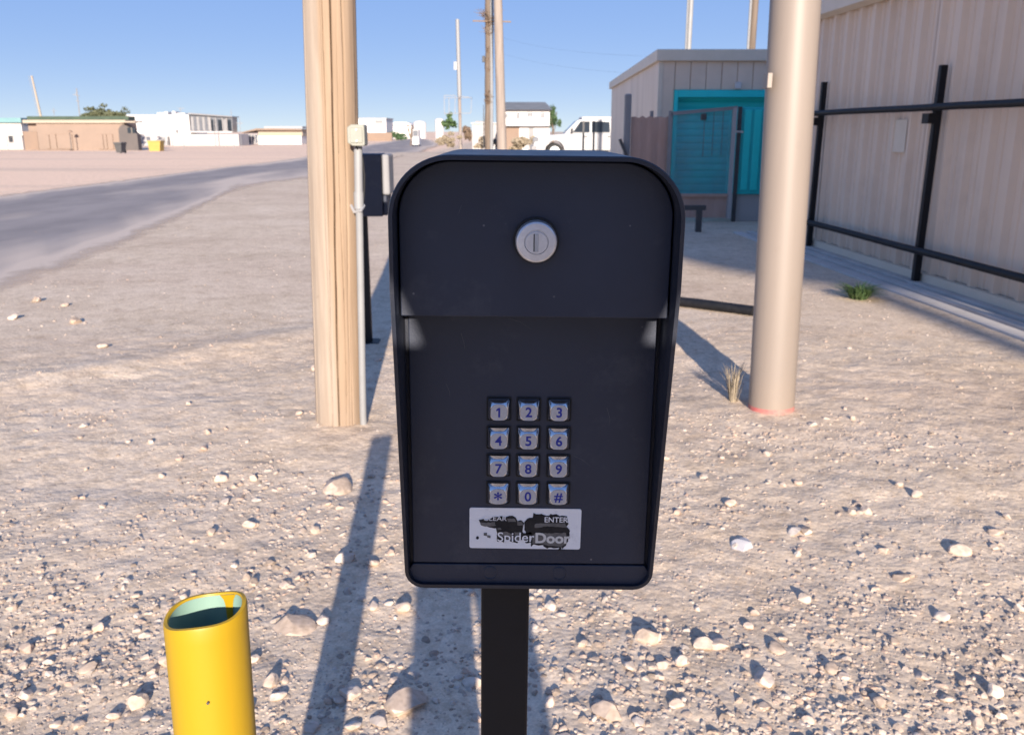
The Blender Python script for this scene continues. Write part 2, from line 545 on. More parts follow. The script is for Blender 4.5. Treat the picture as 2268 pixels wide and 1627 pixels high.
# mesh screen of the gate: woven fabric that lets some of the door behind show
ms = bpy.data.materials.new('gate_screen')
ms.use_nodes = True
_n, _l = ms.node_tree.nodes, ms.node_tree.links
_b = _n['Principled BSDF']
_b.inputs['Base Color'].default_value = (0.20, 0.32, 0.34, 1)
_b.inputs['Roughness'].default_value = 0.9
_tr = _n.new('ShaderNodeBsdfTransparent')
_mx = _n.new('ShaderNodeMixShader')
_tn = _n.new('ShaderNodeTexNoise')
_tn.inputs['Scale'].default_value = 2.2
_tc = _n.new('ShaderNodeTexCoord')
_mr = _n.new('ShaderNodeMapRange')
_mr.inputs[1].default_value, _mr.inputs[2].default_value = 0.3, 0.7
_mr.inputs[3].default_value, _mr.inputs[4].default_value = 0.14, 0.34
_l.new(_tc.outputs['Object'], _tn.inputs['Vector'])
_l.new(_tn.outputs[0], _mr.inputs[0])
_l.new(_mr.outputs[0], _mx.inputs[0])
_l.new(_tr.outputs[0], _mx.inputs[1])
_l.new(_b.outputs[0], _mx.inputs[2])
_l.new(_mx.outputs[0], _n['Material Output'].inputs[0])
M['screen'] = ms


# ------------------------------------------------------------------ object helpers
def root_loc(o):
    v = Vector((0, 0, 0))
    while o is not None:
        v += o.location
        o = o.parent
    return v


def tag(o, label=None, cat=None, group=None, kind=None):
    if label: o['label'] = label
    if cat: o['category'] = cat
    if group: o['group'] = group
    if kind: o['kind'] = kind
    return o


def thing(name, label, cat, loc=(0, 0, 0), group=None):
    o = bpy.data.objects.new(name, None)
    o.empty_display_size = 0.05
    C.objects.link(o)
    o.location = loc
    return tag(o, label, cat, group)


class MB:
    """collects shapes in world coordinates; build() links them as one mesh object"""
    def __init__(s):
        s.v, s.f = [], []

    def add(s, vs, fs):
        k = len(s.v)
        s.v += [tuple(p) for p in vs]
        s.f += [tuple(i + k for i in q) for q in fs]
        return s

    def box(s, x0, x1, y0, y1, z0, z1):
        x0, x1 = min(x0, x1), max(x0, x1); y0, y1 = min(y0, y1), max(y0, y1); z0, z1 = min(z0, z1), max(z0, z1)
        return s.add([(x0, y0, z0), (x1, y0, z0), (x1, y1, z0), (x0, y1, z0), (x0, y0, z1), (x1, y0, z1), (x1, y1, z1), (x0, y1, z1)],
                     [(0, 3, 2, 1), (4, 5, 6, 7), (0, 1, 5, 4), (1, 2, 6, 5), (2, 3, 7, 6), (3, 0, 4, 7)])

    def beam(s, a, b, w, h=None, up=(0, 0, 1)):
        """square bar from a to b"""
        a, b = Vector(a), Vector(b)
        h = h or w
        d = (b - a).normalized()
        u = Vector(up)
        if abs(d.dot(u)) > 0.95: u = Vector((0, 1, 0))
        sx = d.cross(u).normalized() * w / 2
        sz = sx.cross(d).normalized() * h / 2
        q = []
        for p in (a, b):
            q += [p - sx - sz, p + sx - sz, p + sx + sz, p - sx + sz]
        return s.add(q, [(0, 1, 2, 3), (7, 6, 5, 4), (0, 4, 5, 1), (1, 5, 6, 2), (2, 6, 7, 3), (3, 7, 4, 0)])

    def tube(s, pts, rad, n=12, caps=True):
        pts = [Vector(p) for p in pts]
        rad = rad if isinstance(rad, (list, tuple)) else [rad] * len(pts)
        rings = []
        u0 = None
        for i, p in enumerate(pts):
            d = (pts[min(i + 1, len(pts) - 1)] - pts[max(i - 1, 0)]).normalized()
            if u0 is None:
                u0 = d.cross(Vector((0.0, 1, 0.013)) if abs(d.y) < 0.9 else Vector((1, 0, 0))).normalized()
            u = (u0 - d * u0.dot(d)).normalized()
            u0 = u
            w = d.cross(u)
            rings.append([p + (u * math.cos(2 * math.pi * k / n) + w * math.sin(2 * math.pi * k / n)) * rad[i] for k in range(n)])
        vs = [q for r in rings for q in r]
        fs = []
        for i in range(len(rings) - 1):
            for k in range(n):
                a, b = i * n + k, i * n + (k + 1) % n
                fs.append((a, b, b + n, a + n))
        if caps:
            fs.append(tuple(range(n))[::-1])
            fs.append(tuple((len(rings) - 1) * n + k for k in range(n)))
        return s.add(vs, fs)

    def prism_y(s, poly, y0, y1):
        """polygon in xz, extruded along y"""
        n = len(poly)
        vs = [(x, y0, z) for x, z in poly] + [(x, y1, z) for x, z in poly]
        return s.add(vs, [tuple(range(n)), tuple(range(2 * n - 1, n - 1, -1))] + [(i, n + i, n + (i + 1) % n, (i + 1) % n) for i in range(n)])

    def build(s, name, m, parent=None, smooth=False, bevel=0.0, loc=None, seg=2, angle=40):
        me = bpy.data.meshes.new(name)
        off = root_loc(parent) if parent else Vector(loc or (0, 0, 0))
        me.from_pydata([(x - off.x, y - off.y, z - off.z) for x, y, z in s.v], [], s.f)
        bm = bmesh.new()
        bm.from_mesh(me)
        bmesh.ops.recalc_face_normals(bm, faces=bm.faces)
        bm.to_mesh(me)
        bm.free()
        me.materials.append(m)
        if smooth:
            me.polygons.foreach_set('use_smooth', [True] * len(me.polygons))
            try:
                me.set_sharp_from_angle(angle=R(angle))
            except Exception:
                pass
        o = bpy.data.objects.new(name, me)
        C.objects.link(o)
        if parent:
            o.parent = parent
        elif loc:
            o.location = loc
        if bevel:
            bv = o.modifiers.new('bevel', 'BEVEL')
            bv.width = bevel
            bv.segments = seg
            bv.limit_method = 'ANGLE'
            bv.angle_limit = R(35)
            bv.harden_normals = False
        return o


def copy_tree(o, parent=None):
    c = o.copy()
    C.objects.link(c)
    if parent is not None:
        c.parent = parent
    for ch in list(o.children):
        copy_tree(ch, c)
    return c


def text_mesh(txt, size, bold=0.0, align='CENTER'):
    cu = bpy.data.curves.new('lettering', 'FONT')
    cu.body = txt
    cu.size = size
    cu.align_x = align
    cu.align_y = 'CENTER' if align == 'CENTER' else 'BOTTOM_BASELINE'
    cu.offset = bold
    cu.resolution_u = 4
    o = bpy.data.objects.new('lettering', cu)
    C.objects.link(o)
    dg = bpy.context.evaluated_depsgraph_get()
    dg.update()
    me = bpy.data.meshes.new_from_object(o.evaluated_get(dg))
    bpy.data.objects.remove(o)
    vs = [tuple(v.co) for v in me.vertices]
    fs = [tuple(p.vertices) for p in me.polygons]
    bpy.data.meshes.remove(me)
    return vs, fs


# ================================================================== GROUND AND ROAD
def axis(lo, hi, step, far_lo, far_hi, grow):
    a = list(np.arange(lo, hi + 1e-6, step))
    s = step
    x = hi
    while x < far_hi:
        s *= grow
        x += s
        a.append(x)
    s = step
    x = lo
    pre = []
    while x > far_lo:
        s *= grow
        x -= s
        pre.append(x)
    return np.array(pre[::-1] + a)


gx = axis(-2.6, 2.8, 0.018, -2600, 2600, 1.07)
gy = axis(1.05, 5.2, 0.016, -60, 4200, 1.035)
X, Y = np.meshgrid(gx, gy)
Z = ground_z(X, Y)
me = bpy.data.meshes.new('ground')
nv = X.size
me.vertices.add(nv)
me.vertices.foreach_set('co', np.stack([X, Y, Z], -1).ravel())
ny_, nx_ = X.shape
idx = np.arange(nv).reshape(ny_, nx_)
q = np.stack([idx[:-1, :-1], idx[:-1, 1:], idx[1:, 1:], idx[1:, :-1]], -1).reshape(-1, 4)
me.loops.add(q.size)
me.polygons.add(len(q))
me.loops.foreach_set('vertex_index', q.ravel())
me.polygons.foreach_set('loop_start', np.arange(0, q.size, 4))
me.polygons.foreach_set('use_smooth', np.ones(len(q), bool))
me.update(calc_edges=True)
me.validate()
me.materials.append(M['ground'])
go = bpy.data.objects.new('ground', me)
C.objects.link(go)
tag(go, 'pale crushed caliche lot with scattered gravel', kind='structure')

# road: edges traced on the ground, wandering where sand drifts over the asphalt
near_px = [(-700, 900), (-330, 770), (0, 655), (120, 608), (250, 556), (350, 512), (430, 470), (500, 433), (560, 414), (620, 405), (690, 398), (760, 384), (830, 366), (900, 347), (950, 334), (975, 325), (975, 318), (958, 311), (935, 307)]
far_px = [(-700, 510), (-330, 470), (0, 432), (80, 422), (160, 412), (250, 401), (330, 391), (420, 380), (500, 370), (590, 360), (670, 349), (730, 338), (770, 330), (800, 324), (830, 318), (860, 313.5), (885, 310.5), (900, 308.5), (915, 306.5)]


def subdiv(pts, k):
    out = []
    for a, b in zip(pts[:-1], pts[1:]):
        for i in range(k):
            out.append(a.lerp(b, i / k))
    return out + [pts[-1]]


nearw = subdiv([G(*p) for p in near_px], 5)
farw = subdiv([G(*p) for p in far_px], 5)
vs, fs = [], []
NS = 9
for i, (a, b) in enumerate(zip(nearw, farw)):
    j = 0.16 * (mnoise.noise(Vector((i * 0.7, 3, 0))) + 0.5 * mnoise.noise(Vector((i * 2.1, 9, 0)))) * min(3, a.length / 8)
    d = (b - a).normalized()
    a2, b2 = a + d * j, b + d * (0.1 * mnoise.noise(Vector((i * 0.9, 5, 2))) * min(6, b.length / 8))
    for k in range(NS):
        p = a2.lerp(b2, k / (NS - 1))
        vs.append((p.x, p.y, gz(p.x, p.y) + (0.004 if p.y < 40 else 0.02 if p.y < 100 else 0.06)))
for i in range(len(nearw) - 1):
    for k in range(NS - 1):
        a = i * NS + k
        fs.append((a, a + 1, a + NS + 1, a + NS))
mb = MB()
mb.add(vs, fs)
ro = mb.build('road', M['asphalt'])
# sand blown over the asphalt: a real colour of the surface near its edges
at_ = ro.data.attributes.new('sand', 'FLOAT', 'POINT')
sv = []
for i in range(len(nearw)):
    for k in range(NS):
        w_ = 0.5 + 0.7 * mnoise.noise(Vector((i * 0.33, 1.5, 0)))       # drifts come and go along the edge
        tongue = 0.40 * math.exp(-((i - 40) / 6.0) ** 2)             # pale patch left of the wooden pole
        sv.append([1.05, 0.36, 0.16, 0.10, 0.06, 0.08, 0.05, 0.30, 1.0][k] * (1 if k in (0, 8) else max(0.3, w_ + 0.5)) + (tongue if k in (1, 2, 3) else 0))
at_.data.foreach_set('value', sv)
m = M['asphalt']
n, l = m.node_tree.nodes, m.node_tree.links
an = n.new('ShaderNodeAttribute'); an.attribute_name = 'sand'
ns = n.new('ShaderNodeTexNoise'); ns.inputs['Scale'].default_value = 0.55; ns.inputs['Detail'].default_value = 6
gg = n.new('ShaderNodeNewGeometry')
mpp = n.new('ShaderNodeMapping'); mpp.inputs['Scale'].default_value = (1.0, 0.3, 1)
l.new(gg.outputs['Position'], mpp.inputs[0]); l.new(mpp.outputs[0], ns.inputs['Vector'])
ad = n.new('ShaderNodeMath'); ad.operation = 'ADD'
l.new(an.outputs['Fac'], ad.inputs[0]); l.new(ns.outputs[0], ad.inputs[1])
rp = n.new('ShaderNodeValToRGB'); rp.color_ramp.elements[0].position, rp.color_ramp.elements[1].position = 0.62, 1.15
rp.color_ramp.elements[1].position = 1.0
l.new(ad.outputs[0], rp.inputs[0])
mx = n.new('ShaderNodeMix'); mx.data_type = 'RGBA'
l.new(rp.outputs[0], mx.inputs[0])
bsdf = n['Principled BSDF']
src = bsdf.inputs['Base Color'].links[0].from_socket
l.new(src, mx.inputs[6]); mx.inputs[7].default_value = (0.545, 0.452, 0.372, 1)
l.new(mx.outputs[2], bsdf.inputs['Base Color'])
na = n.new('ShaderNodeTexNoise'); na.inputs['Scale'].default_value = 2.2; na.inputs['Detail'].default_value = 8; na.inputs['Roughness'].default_value = 0.7
l.new(gg.outputs['Position'], na.inputs['Vector'])
a2 = n.new('ShaderNodeMath'); a2.operation = 'MULTIPLY_ADD'; a2.inputs[1].default_value = 0.75
l.new(na.outputs[0], a2.inputs[0]); l.new(an.outputs['Fac'], a2.inputs[2])
am = n.new('ShaderNodeMapRange'); am.inputs[1].default_value, am.inputs[2].default_value = 0.98, 1.42
l.new(a2.outputs[0], am.inputs[0])
tpn = n.new('ShaderNodeBsdfTransparent'); msn = n.new('ShaderNodeMixShader')
l.new(am.outputs[0], msn.inputs[0]); l.new(bsdf.outputs[0], msn.inputs[1]); l.new(tpn.outputs[0], msn.inputs[2])
l.new(msn.outputs[0], n['Material Output'].inputs[0])
tag(ro, 'worn grey asphalt road with sand drifted over its edges', kind='structure')

# ================================================================== RIGHT HAND METAL BUILDING
WT = math.tan(R(3.3))


def wall_x(y):
    return 3.51 + (7.36 - y) * WT


def wpt(y, off=0.0, z=0.0):
    """point on the long wall's plane; off is metres out of the wall towards the yard"""
    return Vector((wall_x(y) - off * math.cos(R(3.3)), y - off * math.sin(R(3.3)), z))


Y0, Y1, EAVE = -1.4, 11.3, 2.42
bld = thing('storage_building', 'long beige ribbed metal building behind the black pipe fence', 'building', (wall_x(Y1), Y1, 0))
prof = []      # one sheet: three tall ribs with two low ones between each
for r_ in range(3):
    b0 = r_ * 0.3
    prof += [(b0, 0), (b0 + 0.055, 0), (b0 + 0.085, 0.042), (b0 + 0.125, 0.042), (b0 + 0.155, 0), (b0 + 0.205, 0), (b0 + 0.215, 0.010), (b0 + 0.235, 0.010), (b0 + 0.245, 0)]
prof.append((0.9, 0))
y = Y1
first = None
k = 0
while y - 0.9 > Y0 - 0.5:
    mb = MB()
    vs = []
    jx = 0.003 * (k % 2)
    for (t, h) in prof:
        for z in (0.10, EAVE):
            vs.append(wpt(y - t * 0.999, h + jx, z))
    for i in range(len(prof) - 1):
        pass
    mb.add(vs, [(2 * i, 2 * i + 2, 2 * i + 3, 2 * i + 1) for i in range(len(prof) - 1)])
    mb.build('wall_panel', M['beigewall'], bld)
    y -= 0.9
    k += 1
mb = MB()
a, b, c, d = wpt(Y1, -0.02), wpt(Y0, -0.02), wpt(Y0, -5), wpt(Y1, -5)
mb.add([a, b, c, d] + [p + Vector((0, 0, EAVE)) for p in (a, b, c, d)], [(0, 1, 5, 4), (1, 2, 6, 5), (2, 3, 7, 6), (3, 0, 4, 7), (4, 5, 6, 7)])
mb.build('wall_core', M['beigewall'], bld)
mb = MB()   # eave trim with a small overhang
e = [wpt(Y1 + 0.1, 0.05, EAVE - 0.02), wpt(Y0, 0.05, EAVE - 0.02), wpt(Y0, 0.14, EAVE + 0.01), wpt(Y1 + 0.1, 0.14, EAVE + 0.01),
     wpt(Y1 + 0.1, 0.14, EAVE + 0.15), wpt(Y0, 0.14, EAVE + 0.15), wpt(Y0, -5, EAVE + 0.45), wpt(Y1 + 0.1, -5, EAVE + 0.45)]
mb.add(e, [(0, 1, 2, 3), (3, 2, 5, 4), (4, 5, 6, 7)])
mb.build('roof', M['beigetrim'], bld)
mb = MB()
mb.beam(wpt(Y1, 0.045, 0.05), wpt(Y0, 0.045, 0.05), 0.05, 0.10)
mb.build('base_trim', M['beigetrim'], bld)
mb = MB()
p0, p1 = wpt(8.25, 0.036, 1.07), wpt(7.95, 0.036, 1.07)
mb.add([p0, p1, p1 + Vector((0, 0, 0.28)), p0 + Vector((0, 0, 0.28)),
        wpt(8.25, 0.033, 1.07), wpt(7.95, 0.033, 1.07), wpt(7.95, 0.033, 1.35), wpt(8.25, 0.033, 1.35)], [(0, 1, 2, 3), (4, 5, 6, 7), (0, 1, 5, 4), (1, 2, 6, 5), (2, 3, 7, 6), (3, 0, 4, 7)])
mb.build('patch_plate', M['beigetrim'], bld)

# concrete strips and gaps laid as stand-ins for sunlit and shaded bands
for o0, o1, zt in ((0.07, 0.155, 0.034), (0.21, 0.30, 0.026), (0.345, 0.47, 0.018)):
    mb = MB()
    q = [wpt(Y1, o0), wpt(Y0, o0), wpt(Y0, o1), wpt(Y1, o1)]
    mb.add([p + Vector((0, 0, -0.08)) for p in q] + [p + Vector((0, 0, zt)) for p in q], [(3, 2, 1, 0), (4, 5, 6, 7), (0, 1, 5, 4), (1, 2, 6, 5), (2, 3, 7, 6), (3, 0, 4, 7)])
    o = mb.build('concrete_lit_band', M['concrete'], bevel=0.006)
    tag(o, 'pale concrete strip standing in for a sunlit band along the foot of the ribbed wall', kind='structure')

# black pipe fence in front of it
fen = thing('pipe_fence', 'black steel pipe fence with two rails along the ribbed wall', 'fence', (wpt(7.36, 0.2).x, 7.36, 0))
for (yy, z1, lean) in ((9.70, 1.75, 0.03), (7.36, 1.76, 0.05), (4.9, 1.75, 0.0), (2.4, 1.75, 0.0), (-0.1, 1.75, 0.0)):
    mb = MB()
    p = wpt(yy, 0.115, -0.1)
    t = wpt(yy + lean, 0.115 - lean, z1)
    mb.beam(p, t, 0.055)
    po = mb.build('post', M['black_steel'], fen, bevel=0.004)
    mb = MB()
    mb.tube([p + Vector((0, 0, 0.05)), p + Vector((0, 0, 0.135))], [0.085, 0.06], 14)
    mb.build('footing', M['concrete'], po)
    mb = MB()
    pm = p.lerp(t, (1.37 + 0.1) / (z1 + 0.1))
    mb.box(pm.x - 0.09, pm.x - 0.028, pm.y - 0.05, pm.y + 0.07, pm.z - 0.06, pm.z + 0.02)
    mb.build('bracket', M['black_steel'], po, bevel=0.003)
for (zz, rr) in ((1.435, 0.028), (0.30, 0.030)):
    mb = MB()
    pts = []
    for i in range(18):
        yy = 10.9 - i * 0.66
        pts.append(wpt(yy, 0.170 + 0.0015 * math.sin(i * 1.7), zz + 0.002 * math.sin(i * 2.3)))
    mb.tube(pts, rr, 12)
    mb.build('rail', M['black_steel'], fen, smooth=True)

# unseen made-up tower: its tank shades the yard building, one leg the fence line
sx, sy = 7.75, -22.0
sil = thing('shade_tower', 'made-up unseen tower, added to shade the workshop and the fence', 'shade caster', (sx, sy, 0))
mb = MB(); mb.tube([(sx, sy, 8.3), (sx, sy, 8.9), (sx, sy, 13.0)], [1.2, 3.6, 3.6], 44); mb.build('tank', M['galv'], sil, smooth=True, angle=25)
mb = MB(); mb.tube([(sx, sy, 13.002), (sx, sy, 14.3)], [3.8, 0.2], 44); mb.build('roof', M['galv'], sil, smooth=True, angle=20)
for dx_, dy_ in ((-2.53, 0), (2.53, 0), (0, 2.5), (0, -2.5)):
    mb = MB(); mb.tube([(sx + dx_, sy + dy_, 0), (sx + dx_, sy + dy_, 8.9)], 0.125, 14); mb.build('leg', M['galv'], sil, smooth=True)

# ================================================================== TEAL YARD BUILDING
YB = 14.0
xl, xr = at(1455, 300, YB).x, 7.5
zt = at(1455, 110, YB).z
tl = thing('workshop_building', 'beige workshop with a wide teal roll-up door behind the gate', 'building', (xl, YB, 0))
zf = at(1455, 136, YB).z
dx0, dx1, dz = at(1489, 300, YB).x, at(1760, 300, YB).x, at(1489, 199, YB).z
# front wall sheets
pw = 0.236
x = xl
k = 0
while x < xr:
    x2 = min(x + pw, xr)
    z0 = dz if (x2 > dx0 + 0.02 and x < dx1) else 0
    if k == 0:
        x2 = dx0
    mb = MB()
    mb.box(x + 0.004, x2 - 0.004, YB, YB + 0.04, z0, zf)
    mb.build('wall_panel', M['beigewall'], tl, bevel=0.006)
    x = x2
    k += 1
mb = MB()
mb.add([(xl, YB + 0.045, 0), (xr, YB + 0.045, 0), (xr + 0.3, 23, 0), (xl + 0.26, 23, 0), (xl, YB + 0.045, zf), (xr, YB + 0.045, zf), (xr + 0.3, 23, zf), (xl + 0.26, 23, zf)],
       [(1, 2, 6, 5), (2, 3, 7, 6), (3, 0, 4, 7), (4, 5, 6, 7)])
mb.build('side_wall', M['beigewall'], tl)
mb = MB()
mb.add([(xl + 0.0, YB + 0.046, dz), (xr, YB + 0.046, dz), (xr, YB + 0.046, zf), (xl, YB + 0.046, zf)], [(0, 1, 2, 3)])
mb.build('backing', M['beigewall'], tl)
mb = MB()
mb.add([(xl - 0.06, YB - 0.07, zf), (xr, YB - 0.07, zf), (xr, YB - 0.07, zt), (xl - 0.06, YB - 0.07, zt),
        (xl + 0.20, 23.1, zf), (xr, 23.1, zf), (xr, 23.1, zt), (xl + 0.20, 23.1, zt)],
       [(0, 1, 2, 3), (1, 5, 6, 2), (5, 4, 7, 6), (4, 0, 3, 7), (3, 2, 6, 7), (0, 4, 5, 1)])
mb.build('roof_fascia', M['beigetrim'], tl, bevel=0.01)
mb = MB()
mb.box(xl - 0.012, xl + 0.05, YB - 0.012, YB + 0.05, 0, zf - 0.002)
mb.build('corner_trim', M['beigetrim'], tl)
# teal door: frame, hood, slats
mb = MB()
mb.box(dx0, dx0 + 0.06, YB - 0.03, YB + 0.30, 0, dz - 0.004)
mb.box(dx0 + 0.062, dx1, YB - 0.03, YB + 0.30, dz - 0.11, dz - 0.004)
mb.build('door_frame', M['teal'], tl, bevel=0.005)
door = None
zz = 0.02
while zz < dz - 0.13:
    mb = MB()
    h = 0.105
    mb.add([(dx0 + 0.062, YB + 0.16, zz), (dx1, YB + 0.16, zz), (dx1, YB + 0.153, zz + 0.03), (dx0 + 0.062, YB + 0.153, zz + 0.03),
            (dx1, YB + 0.153, zz + h - 0.03), (dx0 + 0.062, YB + 0.153, zz + h - 0.03), (dx1, YB + 0.16, zz + h - 0.004), (dx0 + 0.062, YB + 0.16, zz + h - 0.004)],
           [(0, 1, 2, 3), (3, 2, 4, 5), (5, 4, 6, 7)])
    mb.build('slat', M['teal'], tl)
    zz += h
mb = MB(); mb.box(dx0, dx1, YB + 0.2, YB + 0.24, 0, dz); mb.build('door_backing', M['tealdeep'], tl)
# small white box lamp over the door
mb = MB(); p = at(1633, 190, YB); mb.box(p.x - 0.045, p.x + 0.045, YB - 0.07, YB - 0.002, p.z - 0.05, p.z + 0.05); mb.build('wall_lamp', M['white'], tl, bevel=0.01)

# gate in front of it
YG = 12.7
gt = thing('yard_gate', 'wide yard gate with see-through screen in front of the teal door', 'gate', (at(1560, 400, YG).x, YG, 0))
gx0, gx1 = at(1483, 300, YG).x, at(1628, 300, YG).x
gz0a, gz1a, gz1b = 0.06, at(1488, 252, YG).z, at(1625, 239, YG).z
gmid = at(1560, 432, YG).z
mb = MB()
mb.add([(gx0, YG, gmid), (gx1, YG, gmid), (gx1, YG, gz1b), (gx0, YG, gz1a), (gx0, YG + 0.006, gmid), (gx1, YG + 0.006, gmid), (gx1, YG + 0.006, gz1b), (gx0, YG + 0.006, gz1a)],
       [(0, 1, 2, 3), (5, 4, 7, 6), (0, 4, 5, 1), (1, 5, 6, 2), (2, 6, 7, 3), (3, 7, 4, 0)])
mb.build('screen', M['screen'], gt)
mb = MB()
mb.beam((gx0, YG - 0.03, gz1a), (gx1, YG - 0.03, gz1b), 0.045)
mb.build('top_rail', M['midgrey'], gt)
mb = MB(); mb.beam((gx0, YG - 0.03, gz0a), (gx0, YG - 0.03, gz1a), 0.045); mb.build('stile', M['midgrey'], gt)
mb = MB(); mb.beam((gx1 - 0.03, YG - 0.03, gz0a), (gx1 - 0.03, YG - 0.03, gz1b), 0.05); mb.build('stile', M['offwhite'], gt)
mb = MB(); mb.beam((gx0 + 0.03, YG - 0.03, gmid), (gx1 - 0.06, YG - 0.03, gmid), 0.04); mb.build('mid_rail', M['brownscreen'], gt)
mb = MB(); mb.box(gx0 + 0.02, gx1 - 0.06, YG - 0.012, YG + 0.012, gz0a, gmid - 0.02); mb.build('kick_panel', M['brownscreen'], gt)
p = at(1556, 257, YG)
mb = MB(); mb.box(p.x - 0.04, p.x + 0.04, YG - 0.10, YG - 0.055, p.z - 0.06, p.z + 0.03); mb.build('latch_box', M['darkgrey'], gt, bevel=0.012)
nslat = 4
for i in range(nslat):
    t = 0.52 + 0.42 * i / (nslat - 1)
    xx = gx0 + (gx1 - gx0) * t
    zt_ = gz1a + (gz1b - gz1a) * t
    mb = MB(); mb.box(xx - 0.004, xx + 0.004, YG - 0.012, YG - 0.004, zt_ - 0.62, zt_ - 0.03); mb.build('picket', M['greyglass'], gt)
# brown screened fence left of the gate
bf = thing('screen_fence', 'brown fabric-covered fence panel left of the yard gate', 'fence', (at(1440, 400, YG).x, YG, 0))
bx0, bx1, bz = at(1398, 300, YG).x, at(1480, 300, YG).x, at(1440, 259, YG).z
nseg = 10
vs = []
for i in range(nseg + 1):
    xx = bx0 + (bx1 - bx0) * i / nseg
    off = 0.02 * math.sin(i * 1.9)
    vs += [(xx, YG + 0.05 + off, 0.04), (xx, YG + 0.05 + off * 0.4, bz + 0.015 * math.sin(i * 2.7))]
mb = MB(); mb.add(vs, [(2 * i, 2 * i + 2, 2 * i + 3, 2 * i + 1) for i in range(nseg)]); mb.build('screen', M['brownscreen'], bf, smooth=True)
for px in (1440, 1481):
    p = at(px, 400, YG)
    mb = MB(); mb.tube([(p.x, YG + 0.1, 0), (p.x, YG + 0.1, bz + 0.08)], 0.025, 10); mb.build('post', M['midgrey'], bf, smooth=True)
p0, p1 = at(1385, 208, YG), at(1398, 262, YG)
wp = thing('gate_post', 'white square-topped post standing left of the brown fence panel', 'post', ((p0.x + p1.x) / 2, YG, 0))
mb = MB(); mb.box(p0.x, p1.x, YG, YG + 0.08, 0.0, p0.z); mb.build('shaft', M['midgrey'], wp, bevel=0.02)
mb = MB(); mb.beam((p0.x - 0.06, YG - 0.02, p1.z - 0.28), (p0.x + 0.04, YG - 0.02, p1.z - 0.5), 0.04); mb.build('brace', M['darkgrey'], wp)
# upright teal steel cabinet at the gate's right
tc_ = thing('steel_cabinet', 'upright teal steel cabinet on a grey base beside the gate', 'cabinet', (at(1668, 400, YG).x, YG, 0))
cx0, cx1 = at(1640, 300, YG).x, at(1740, 300, YG).x
cz0, cz1 = at(1640, 431, YG).z, at(1640, 238, YG).z
mb = MB(); mb.box(cx0, cx1, YG + 0.05, YG + 0.7, cz0, cz1); mb.build('body', M['tealdeep'], tc_, bevel=0.01)
xx = cx0 + 0.05
while xx < cx1 - 0.1:
    mb = MB(); mb.box(xx, xx + 0.10, YG + 0.03, YG + 0.05 - 0.001, cz0 + 0.06, cz1 - 0.03); mb.build('panel', M['teal'], tc_, bevel=0.006)
    xx += 0.14
mb = MB(); mb.box(cx0 + 0.02, cx1, YG + 0.10, YG + 0.65, 0.0, cz0 - 0.004); mb.build('base', M['offwhite'], tc_, bevel=0.005)
mb = MB(); mb.beam((cx0 - 0.02, YG + 0.03, 0), (cx0 - 0.02, YG + 0.03, cz1 + 0.01), 0.05); mb.build('jamb', M['darkgrey'], tc_)
mb = MB(); mb.beam((cx0 - 0.09, YG - 0.02, cz1 - 0.32), (cx0 + 0.03, YG - 0.02, cz1 - 0.33), 0.025); mb.build('hasp', M['galv'], tc_)
# two tall poles standing behind the workshop
for (pxa, pxb, lab, mm, nm) in ((1521, 1532, 'slim pale grey pole rising behind the workshop roof', 'pvc', 'steel_pole'), (1659, 1675, 'brown wooden utility pole rising behind the workshop near the beige pipe pole', 'darkwood', 'utility_pole')):
    a, b = at(pxa, 60, 27), at(pxb, 60, 27)
    r = (b.x - a.x) / 2
    t = thing(nm, lab, 'pole', ((a.x + b.x) / 2, 27, 0))
    mb = MB(); mb.tube([((a.x + b.x) / 2, 27, 0), ((a.x + b.x) / 2 + 0.03, 27, 7.5)], [r * 1.05, r], 14); mb.build('shaft', M[mm], t, smooth=True)
    mb = MB(); mb.tube([(a.x - 0.02, 26.9, 0.2), (a.x - 0.02, 26.9, 6.5)], r * 0.35, 8); mb.build('conduit', M['pvc'], t, smooth=True)
    mb = MB(); mb.beam((a.x - 0.7, 26.9, 6.9), (b.x + 0.7, 26.9, 6.9), 0.09); mb.build('crossarm', M['darkwood'], t)

# low black T barrier and a dark bar on the ground
p = G(1546, 514)
t = thing('low_barrier', 'low black T-shaped barrier in front of the yard gate', 'barrier', p)
zt_ = at(1546, 460, p.y).z
mb = MB(); mb.beam((p.x, p.y, -0.05), (p.x, p.y, zt_ - 0.02), 0.07); mb.build('post', M['darkgrey'], t)
mb = MB(); mb.beam((p.x - 0.20, p.y, zt_), (p.x + 0.08, p.y, zt_), 0.06); mb.build('bar', M['darkgrey'], t)
pa, pb = G(1440, 672), G(1668, 700)
mb = MB(); mb.tube([(pa.x, pa.y, 0.035), ((pa.x + pb.x) / 2, (pa.y + pb.y) / 2, 0.04), (pb.x, pb.y, 0.035)], 0.036, 14)
o = mb.build('ground_bar', M['black_steel'], smooth=True, loc=(pa.x, pa.y, 0))
tag(o, 'black round bar on the ground behind the beige pole', 'pipe')

